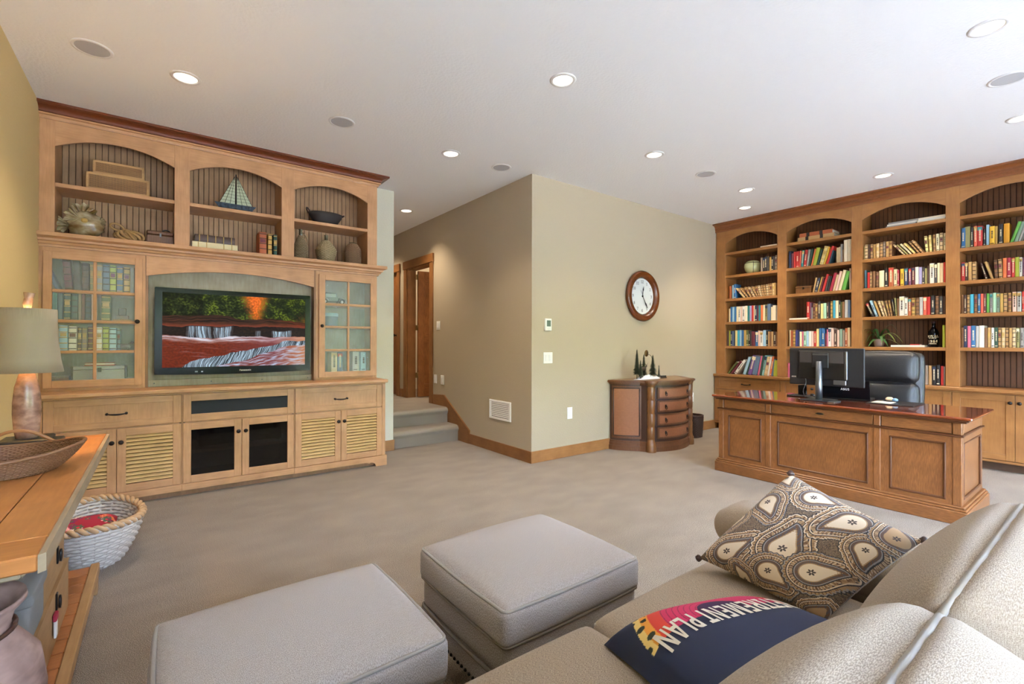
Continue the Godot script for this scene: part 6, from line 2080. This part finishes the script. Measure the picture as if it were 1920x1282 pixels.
func cabinet_ornaments() -> void:
	var y1 := 2.477
	var y0 := 2.086
	# two rattan boxes, the smaller on the larger
	var rat := wood(rgb(196, 154, 104), 0, 0.6)
	var cane := wood(rgb(170, 128, 80), 0, 0.7)
	for b in [[-0.463, -0.066, y1 + 0.001, y1 + 0.135, 4.975, 5.2, "larger rattan box with cane webbing, the lower of two stacked"], [-0.425, -0.1, y1 + 0.137, y1 + 0.243, 4.995, 5.19, "smaller rattan box with cane webbing, on top of the larger"]]:
		var o := thing("rattan_box", b[6], "box", at((b[0] + b[1]) * 0.5, b[2], (b[4] + b[5]) * 0.5), "rattan boxes on the hutch shelf")
		part_d("core", M.chest_dark, o, b[0] + 0.008, b[1] - 0.008, b[2] + 0.004, b[3] - 0.004, b[4] + 0.008, b[5] - 0.008)
		begin()
		for e in [[b[0], b[1], b[2], b[2] + 0.016], [b[0], b[1], b[3] - 0.018, b[3]], [b[0], b[0] + 0.018, b[2], b[3]], [b[1] - 0.018, b[1], b[2], b[3]]]:
			bd(e[0], e[1], e[2], e[3], b[4], b[4] + 0.012, 0.003)
			bd(e[0], e[1], e[2], e[3], b[5] - 0.012, b[5], 0.003)
		bd(b[1] - 0.012, b[1], b[3] - 0.018, b[3], b[4], b[5], 0.003); bd(b[0], b[0] + 0.012, b[3] - 0.018, b[3], b[4], b[5], 0.003)
		fin("frame", rat, o)
		begin()
		var x: float = b[0] + 0.022
		while x < b[1] - 0.02:
			bd(x, x + 0.0035, b[2] + 0.014, b[3] - 0.016, b[4] + 0.004, b[4] + 0.007)
			x += 0.0095
		var y: float = b[2] + 0.02
		while y < b[3] - 0.018:
			bd(b[0] + 0.016, b[1] - 0.016, y, y + 0.0035, b[4] + 0.003, b[4] + 0.006)
			y += 0.0095
		fin("cane_webbing", cane, o)
	# ceramic fantail fish
	var o := thing("fish_sculpture", "large glazed cream and gold ceramic fish on the lower hutch shelf", "sculpture", at(-0.5, y0, 5.06))
	T = Transform3D.IDENTITY
	var fish := flat(rgb(214, 206, 176), 0.18)
	fish.albedo_texture = noise_tex(71, 0.012, Color(0.42, 0.28, 0.12), Color(1, 1, 1), 256)
	fish.uv1_triplanar = true; fish.uv1_scale = Vector3(2.2, 3.4, 2.2)
	begin()
	grid(28, 18, func(u, v):
		var a: float = u * TAU
		var b: float = v * PI
		var r := 1.0 + 0.06 * sin(a * 3.0 + b * 6.0) + 0.045 * sin(b * 17.0 + a * 2.0)
		return Vector3(0.03 + cos(a) * sin(b) * 0.112 * r, 0.112 - cos(b) * 0.108 * r, sin(a) * sin(b) * 0.075 * r), true)
	fin("body", fish, o)
	var fin_fan := func(called: String, c: Vector3, a0: float, a1: float, l: float, tilt: float) -> void:
		begin()
		for sgn in [1.0, -1.0]:
			grid(44, 8, func(u, v):
				var a := lerpf(a0, a1, u)
				var r: float = l * v * (1.0 + 0.09 * sin(u * 19.0) + 0.05 * sin(u * 43.0))
				return c + Vector3(cos(a) * r, sin(a) * r, tilt * v + 0.012 * sin(u * 30.0) * v + sgn * 0.005 * (1.1 - v)), sgn < 0.0)
		fin(called, fish, o)
	fin_fan.call("dorsal_fin", Vector3(0.01, 0.185, 0.0), 0.35, 2.75, 0.092, 0.02)
	fin_fan.call("tail_fin", Vector3(-0.055, 0.095, 0.0), 2.35, 4.1, 0.082, 0.03)
	fin_fan.call("side_fin", Vector3(0.0, 0.15, 0.06), 2.0, 3.9, 0.085, 0.03)
	fin_fan.call("mouth_fin", Vector3(0.11, 0.14, 0.02), -0.6, 1.3, 0.045, 0.02)
	begin()
	soft(Vector3(0.03, 0.135, 0.077), Vector3(0.036, 0.03, 0.02), 0.009, Vector3(0.002, 0.002, 0.004), 6)
	fin("eye", M.print_gold, o)
	begin(); soft(Vector3(0.03, 0.008, 0), Vector3(0.17, 0.016, 0.1), 0.006, Vector3.ZERO, 6); fin("foot", fish, o)
	# rope knot
	o = thing("rope_knot", "tan rope knot with a loop beside the ceramic fish", "ornament", at(-0.2, y0, 5.03))
	T = Transform3D.IDENTITY
	var rope := wood(rgb(190, 152, 102), 1, 0.8)
	for k in 6:
		begin()
		var pts := []
		for j in 20:
			var a := TAU * j / 20.0
			var nrm := Basis(Vector3(0, 1, 0), k * 0.55) * Basis(Vector3(1, 0, 0), 0.9 + 0.25 * (k % 2)) 
			var p := nrm * Vector3(cos(a) * 0.052, 0, sin(a) * 0.046)
			pts.append(Vector3(p.x * 1.35, 0.055 + p.y * 0.85, p.z) + Vector3(0.01 * k - 0.02, 0, 0))
		tube(pts, 0.0125, 7, true)
		fin("strand", rope, o)
	begin()
	var lp := []
	for j in 17:
		var a := TAU * j / 16.0
		lp.append(Vector3(-0.075 + cos(a) * 0.042, 0.118 + sin(a) * 0.022 - 0.25 * cos(a) * 0.04, 0.01 + sin(a) * 0.02))
	tube(lp, 0.0085, 7, true)
	tube([Vector3(-0.035, 0.108, 0.01), Vector3(-0.005, 0.1, 0.012), Vector3(0.02, 0.082, 0.01)], 0.0095, 7)
	fin("loop", rope, o)
	begin(); soft(Vector3(0.01, 0.05, 0), Vector3(0.1, 0.09, 0.08), 0.035, Vector3.ZERO, 8); fin("core", rope, o)
	# little brown chest
	o = thing("small_chest", "small dark brown wooden chest with a strap handle on the hutch", "chest", at(0.0, y0, 5.11))
	part_d("body", M.chest, o, -0.082, 0.1, y0, y0 + 0.095, 5.05, 5.17, 0.003)
	part_d("lid", M.chest, o, -0.085, 0.103, y0 + 0.097, y0 + 0.132, 5.047, 5.173, 0.008)
	begin(); bd(0.003, 0.017, y0 + 0.08, y0 + 0.112, 5.043, 5.048, 0.001); fin("clasp", M.steel, o)
	begin()
	var hp := []
	for j in 9: hp.append(at(0.05 + 0.03 * cos(PI * j / 8), y0 + 0.13 + 0.025 * sin(PI * j / 8), 5.11))
	tube(hp, 0.006, 6)
	fin("handle", M.black, o)
	# leaded glass sailing boat
	o = thing("glass_sailboat", "leaded glass sailing boat ornament on the middle upper hutch shelf", "ornament", at(0.57, y1, 5.05))
	T = Transform3D.IDENTITY
	var pale := flat(rgb(182, 190, 160), 0.25)
	pale.backlight_enabled = true; pale.backlight = Color(0.3, 0.32, 0.25)
	var blue := flat(rgb(96, 112, 126), 0.2)
	blue.albedo_texture = M.mottle; blue.uv1_triplanar = true; blue.uv1_scale = Vector3.ONE * 6.0
	begin()
	grid(24, 8, func(u, v):
		var x := lerpf(-1.0, 1.0, u)
		var a := lerpf(-PI * 0.5, PI * 0.5, v)
		var half := 0.05 * (1.0 - 0.85 * x * x)
		return Vector3(x * 0.168 * (0.72 + 0.28 * absf(sin(a))), 0.002 + 0.058 * pow(absf(sin(a)), 0.8) + 0.012 * x * x * absf(sin(a)), sin(a) * half))
	fin("hull", blue, o)
	begin()
	prism(PackedVector2Array([Vector2(-0.16, 0.002), Vector2(0, -0.048), Vector2(0.16, 0.002), Vector2(0, 0.048)]), 1, 0.056, 0.061)
	fin("deck", blue, o)
	for s in [-1.0, 1.0]:
		for r in 9:
			for cidx in 3:
				var t0 := r / 9.0
				var t1 := (r + 0.9) / 9.0
				var e0 := cidx / 3.0
				var e1 := (cidx + 0.92) / 3.0
				var f := func(t: float, e: float) -> Vector3:
					return Vector3(s * (0.008 + 0.125 * e * (1.0 - t)), 0.066 + 0.262 * t, 0.012 + 0.02 * sin(e * 2.0) * (1.0 - t))
				begin()
				q(f.call(t0, e0), f.call(t0, e1), f.call(t1, e1), f.call(t1, e0), Vector3(0, 0, 1))
				var back := Vector3(0, 0, -0.003)
				q(f.call(t0, e0) + back, f.call(t0, e1) + back, f.call(t1, e1) + back, f.call(t1, e0) + back, Vector3(0, 0, -1))
				q(f.call(t0, e0) + back, f.call(t0, e1) + back, f.call(t0, e1), f.call(t0, e0), Vector3(0, -1, 0))
				q(f.call(t1, e0) + back, f.call(t1, e1) + back, f.call(t1, e1), f.call(t1, e0), Vector3(0, 1, 0))
				fin("panel", pale, o)
		begin()
		for r in 10:
			var t: float = (r - 0.05) / 9.0
			tube([Vector3(s * 0.008, 0.066 + 0.262 * t, 0.011), Vector3(s * (0.008 + 0.06 * (1 - t)), 0.066 + 0.262 * t, 0.026 - 0.012 * t), Vector3(s * (0.008 + 0.125 * (1 - t)), 0.066 + 0.262 * t, 0.03 - 0.018 * t)], 0.0016, 4)
		for e in [0.32, 0.65, 0.99]:
			tube([Vector3(s * (0.008 + 0.125 * e), 0.066, 0.012 + 0.02 * sin(e * 2.0)), Vector3(s * 0.008, 0.328, 0.012)], 0.0017, 4)
		fin("lead_line", M.bronze, o)
	begin(); tube([Vector3(0, 0.03, 0.012), Vector3(0, 0.345, 0.012)], [0.008, 0.005], 8); fin("mast", M.bronze, o)
	# books on the lower shelf of the middle bay
	var fb := func(label: String, x0: float, x1: float, ya: float, yb: float, m: Material, sp: Array) -> void:
		var b := thing("book", label, "book", at((x0 + x1) * 0.5, ya, 5.07), "old books on the hutch shelf")
		begin(); bd(x0, x1, ya, ya + 0.004, 4.975, 5.17); bd(x0, x1, yb - 0.004, yb, 4.975, 5.17)
		var arc := PackedVector2Array()
		for k in 7:
			var a := PI * k / 6.0
			arc.append(Vector2(-4.982 + sin(a) * 0.008, (ya + yb) * 0.5 - cos(a) * (yb - ya) * 0.5))
		prism(arc, 0, x0, x1)
		fin("cover", m, b)
		part_d("page_block", M.paper, b, x0 + 0.003, x1 - 0.003, ya + 0.004, yb - 0.004, 4.98, 5.167)
		for e in sp: part_d("spine_band", M.print_gold, b, x0 + (x1 - x0) * e, x0 + (x1 - x0) * e + 0.006, ya, yb, 4.9725, 4.98, 0.001)
	fb.call("lower of two old books lying flat, with a cream patterned spine", 0.232, 0.578, y0 + 0.001, y0 + 0.068, tone("cream"), [0.12, 0.3, 0.68, 0.86])
	fb.call("upper of two old books lying flat, with a dark leather spine", 0.252, 0.556, y0 + 0.07, y0 + 0.132, M.chest_dark, [0.1, 0.3, 0.5, 0.7, 0.9])
	var up := [["tallest of three upright old leather books on the hutch, reddish brown", 0.757, 0.062, 0.222, "rust"], ["gold banded upright old book between two others on the hutch", 0.832, 0.034, 0.215, "gold"], ["dark green upright old book at the end of three on the hutch", 0.878, 0.032, 0.212, "forest"]]
	for u in up:
		var b := placed("book", u[0], "book", Transform3D(Basis(), at(u[1], y0 + 0.001, 4.985)), "old books on the hutch shelf")
		make_book(b, 0, u[2], u[3], 0.17, u[4], true, true)
	# dark bowl with looped handles
	o = thing("wooden_bowl", "black wooden bowl with twisted loop handles on the hutch shelf", "bowl", at(1.385, y1, 5.08))
	T = Transform3D.IDENTITY
	begin()
	lathe(Vector3.ZERO, [Vector2(0, 0.004), Vector2(0.075, 0.0), Vector2(0.12, 0.03), Vector2(0.158, 0.085), Vector2(0.17, 0.122), Vector2(0.16, 0.126), Vector2(0.145, 0.085), Vector2(0.1, 0.035), Vector2(0, 0.02)], 36, 1.0, 0.62)
	fin("body", flat(rgb(34, 26, 24), 0.7), o)
	for s in [-1.0, 1.0]:
		begin()
		var pts := []
		for j in 13:
			var a := PI * j / 12.0
			pts.append(Vector3(s * (0.158 + 0.028 * sin(a)), 0.115 + 0.045 * sin(a) * (1.0 if s < 0 else 0.35), cos(a) * 0.035))
		tube(pts, 0.008, 7)
		fin("handle", M.chest_dark, o)
	# three wicker covered bottles
	var bm := [["tall wicker covered bottle with a side handle, leftmost of three", 1.135, 0.062, 0.31, flat(rgb(132, 112, 84), 0.8)], ["round bellied wicker covered bottle with a glass neck, middle of three", 1.38, 0.098, 0.285, flat(rgb(164, 142, 104), 0.8)], ["squat dark wicker covered jar at the end of the hutch shelf", 1.655, 0.08, 0.24, flat(rgb(126, 96, 70), 0.8)]]
	for i in 3:
		var d: Array = bm[i]
		var w := thing("wicker_bottle", d[0], "bottle", at(d[1], y0, 5.04), "wicker covered bottles")
		T = Transform3D.IDENTITY
		var R: float = d[2]
		var Hh: float = d[3]
		var pr: Callable
		if i == 0: pr = func(t): return 1.0 if t < 0.62 else lerpf(1.0, 0.34, pow((t - 0.62) / 0.38, 0.8))
		elif i == 1: pr = func(t): return 0.62 + 0.38 * sin(clampf(t * 1.25, 0, 1) * PI * 0.62) if t < 0.62 else lerpf(0.94, 0.3, pow((t - 0.62) / 0.38, 1.3))
		else: pr = func(t): return 0.96 + 0.04 * sin(t * PI) if t < 0.72 else lerpf(0.97, 0.55, pow((t - 0.72) / 0.28, 1.6))
		var body_h := Hh * (0.78 if i < 2 else 0.92)
		wicker(w, "weave", R, R, R, R, body_h, 20, 14, 0.0052, d[4], 2.0, 0.0, 0.0, i != 0, pr)
		begin()
		var neck := 0.018 if i < 2 else 0.034
		var core := []
		for k in 9: core.append(Vector2(R * float(pr.call(k / 8.0)) - 0.005, body_h * k / 8.0))
		core.append_array([Vector2(neck, body_h + 0.005), Vector2(neck * 0.9, Hh - 0.008), Vector2(neck * 1.15, Hh - 0.004), Vector2(neck * 1.1, Hh), Vector2(0, Hh)])
		lathe(Vector3.ZERO, core, 20)
		fin("glass_neck", flat(rgb(96, 92, 72), 0.15), w)
		if i != 1:
			begin()
			var pts := []
			for j in 9:
				var t := j / 8.0
				pts.append(Vector3(lerpf(neck, R * 0.92, t) + 0.02 * sin(t * PI), lerpf(Hh - 0.03, body_h * 0.66, t), 0.012))
			tube(pts, 0.005, 6)
			fin("handle", d[4], w)

	# --------------------------------------------- behind the seeded glass
	var rows := [
		[1.662, "slate 28 26 205 -22, maroon* 78 44 245 -4, charcoal 128 44 236 -3, umber* 178 42 225 -1, olive* 222 32 222 0, grey* 262 34 228 0, slate* 300 40 226 0, lime* 343 38 224 0, slate* 386 38 218 0, gold* 430 38 216 0, grey 472 24 216 0", "top"],
		[1.432, "teal 6 26 214 0, petrol 36 30 214 0, forest* 72 38 212 0, forest* 114 38 212 0, taupe 156 16 212 0, maroon 174 18 212 0, navy* 196 34 206 0, blush 232 12 214 0, moss* 292 54 208 0", "second"],
		[1.196, "white* 8 34 168 0, sky* 46 48 196 0, white* 100 46 190 0, umber* 152 22 182 0, taupe* 178 28 182 0, maroon* 212 44 190 0, white* 262 34 186 0, lime* 300 36 188 0, sky* 342 42 182 0, slate* 388 22 176 0", "third"]]
	for rw in rows:
		var i := 0
		for tk in rw[1].split(", "):
			i += 1
			var f: PackedStringArray = tk.split(" ")
			var tn := f[0].trim_suffix("*")
			var lean := deg_to_rad(float(f[4]))
			var b := placed("book", "%s %s, %s along the %s shelf behind the seeded glass" % [TONE[tn][0], "old book" if f[0].ends_with("*") else "plain book", ORD[i], rw[2]], "book", Transform3D(Basis(Vector3(0, 0, 1), -lean), at(-0.66 + float(f[1]) * 0.001, rw[0] + 0.001, 5.0)), "old books in the glazed cabinet")
			make_book(b, 0, float(f[2]) * 0.001, float(f[3]) * 0.001, 0.15, tn, f[0].ends_with("*"), f[0].ends_with("*"))
	o = thing("model_building", "small brown model with a tower on the second shelf behind the glass", "ornament", at(-0.24, 1.432, 5.06))
	part_d("base", M.crate, o, -0.3, -0.18, 1.433, 1.452, 5.02, 5.12, 0.002)
	part_d("block", M.chest, o, -0.285, -0.2, 1.452, 1.485, 5.03, 5.11, 0.003)
	part_d("tower", M.chest_dark, o, -0.265, -0.215, 1.485, 1.545, 5.05, 5.09, 0.004)
	o = thing("small_figurine", "small dark figurine at the end of the third glazed shelf", "ornament", at(-0.23, 1.196, 5.03))
	T = Transform3D.IDENTITY
	begin()
	soft(Vector3(0, 0.035, 0), Vector3(0.085, 0.035, 0.035), 0.014, Vector3(0.004, 0.006, 0.003), 6)
	for k in 4: tube([Vector3(-0.03 + 0.06 * (k % 2), 0.025, -0.01 + 0.02 * (k / 2)), Vector3(-0.03 + 0.06 * (k % 2), 0.0, -0.01 + 0.02 * (k / 2))], 0.006, 5)
	tube([Vector3(0.035, 0.045, 0), Vector3(0.055, 0.07, 0), Vector3(0.065, 0.064, 0)], [0.012, 0.01, 0.006], 6)
	fin("figure", M.chest_dark, o)
	o = thing("keepsake_box", "grey small trunk with dark edges on the bottom glazed shelf", "trunk", at(-0.38, 0.963, 5.07))
	part_d("body", flat(rgb(150, 148, 138), 0.8), o, -0.545, -0.21, 0.963, 1.042, 5.0, 5.17, 0.004)
	part_d("lid", flat(rgb(158, 156, 146), 0.8), o, -0.547, -0.208, 1.044, 1.072, 4.998, 5.172, 0.006)
	begin()
	for x in [-0.548, -0.222]: bd(x, x + 0.015, 0.963, 1.074, 4.996, 5.01, 0.002)
	bd(-0.39, -0.365, 1.025, 1.06, 4.994, 5.0, 0.001)
	fin("edge_trim", M.bronze, o)
	o = thing("book", "red book lying flat on the grey small trunk", "book", at(-0.38, 1.073, 5.08))
	part_d("cover", tone("rust"), o, -0.47, -0.285, 1.0735, 1.083, 5.02, 5.15, 0.001)
	part_d("page_block", M.paper, o, -0.466, -0.289, 1.083, 1.094, 5.024, 5.146)
	part_d("board", tone("rust"), o, -0.47, -0.285, 1.094, 1.098, 5.02, 5.15, 0.001)
	o = thing("low_box", "low dark box beside the grey small trunk", "box", at(-0.62, 0.963, 5.07))
	part_d("body", M.chest, o, -0.66, -0.56, 0.963, 0.985, 5.02, 5.14, 0.003)
	part_d("lid", M.chest, o, -0.662, -0.558, 0.986, 0.997, 5.018, 5.142, 0.003)
	# right glazed cabinet
	o = thing("model_car", "dark vintage model car on the top shelf of the far glazed cabinet", "model car", at(1.45, 1.662, 5.07))
	T = Transform3D.IDENTITY
	var car := flat(rgb(44, 46, 48), 0.3)
	begin(); prism(PackedVector2Array([Vector2(-0.13, 0.03), Vector2(0.12, 0.03), Vector2(0.125, 0.055), Vector2(0.05, 0.068), Vector2(0.035, 0.115), Vector2(-0.085, 0.12), Vector2(-0.115, 0.075), Vector2(-0.14, 0.06)]), 2, -0.045, 0.045); fin("body", car, o)
	part_b("window", M.steel, o, -0.075, 0.025, 0.075, 0.108, 0.0452, 0.0465)
	for x in [-0.085, 0.085]:
		for z in [-0.045, 0.045]:
			begin(); lathe(Vector3(x, 0.026, z), [Vector2(0, -0.011), Vector2(0.02, -0.011), Vector2(0.026, -0.006), Vector2(0.026, 0.006), Vector2(0.02, 0.011), Vector2(0, 0.011)], 18, 1, 1, true, 2); var wh := fin("wheel", M.black, o)
			begin(); lathe(Vector3(x, 0.026, z + 0.0112 * signf(z)), [Vector2(0.014, -0.001), Vector2(0.014, 0.001), Vector2(0, 0.002)], 14, 1, 1, true, 2); fin("hub_cap", M.white, wh)
			begin()
			var pts := []
			for j in 9: pts.append(Vector3(x + cos(PI * j / 8) * 0.034, 0.03 + sin(PI * j / 8) * 0.03, z))
			tube(pts, 0.007, 6)
			fin("fender", M.steel, o)
	o = thing("tin", "blue patterned tin on the third shelf of the far glazed cabinet", "tin", at(1.445, 1.432, 5.07))
	T = Transform3D.IDENTITY
	begin(); lathe(Vector3.ZERO, [Vector2(0, 0), Vector2(0.062, 0), Vector2(0.064, 0.004), Vector2(0.064, 0.115), Vector2(0, 0.116)], 24, 1, 1, false); fin("body", tone("slate"), o)
	begin(); lathe(Vector3.ZERO, [Vector2(0.066, 0.105), Vector2(0.066, 0.135), Vector2(0.06, 0.14), Vector2(0, 0.142)], 24, 1, 1, false); fin("lid", tone("sky"), o)
	var b2 := [["tan upright book on the bottom shelf of the far glazed cabinet", 1.43, 0.06, 0.2, "sand"], ["slate blue upright book beside the tan book in the far glazed cabinet", 1.495, 0.05, 0.2, "slate"], ["white upright book near the far side of the glazed cabinet's bottom shelf", 1.65, 0.07, 0.205, "silver"], ["pale blue upright book at the end of the far glazed cabinet", 1.74, 0.055, 0.2, "sky"]]
	for u in b2:
		var b := placed("book", u[0], "book", Transform3D(Basis(), at(u[1], 0.963, 5.02)), "books in the far glazed cabinet")
		make_book(b, 0, u[2], u[3], 0.14, u[4], true, false)

func _ready() -> void:
	rng.seed = 20
	light_room()
	make_materials()
	room()
	ceiling_fittings()
	wall_fittings()
	television_cabinet()
	television()
	bookcases()
	desk()
	office_chair()
	bow_chest()
	sofa()
	ottoman(0.82, 1.45, 1.125, 1.70, "grey beige ottoman in front of the sofa, the one farther from the side table")
	ottoman(-0.01, 0.638, 1.125, 1.685, "grey beige ottoman nearest the side table, cut by the picture edge")
	pillows()
	side_table()
	wall_clock()
	cabinet_ornaments()
	shelf_ornaments()
	book_rows()
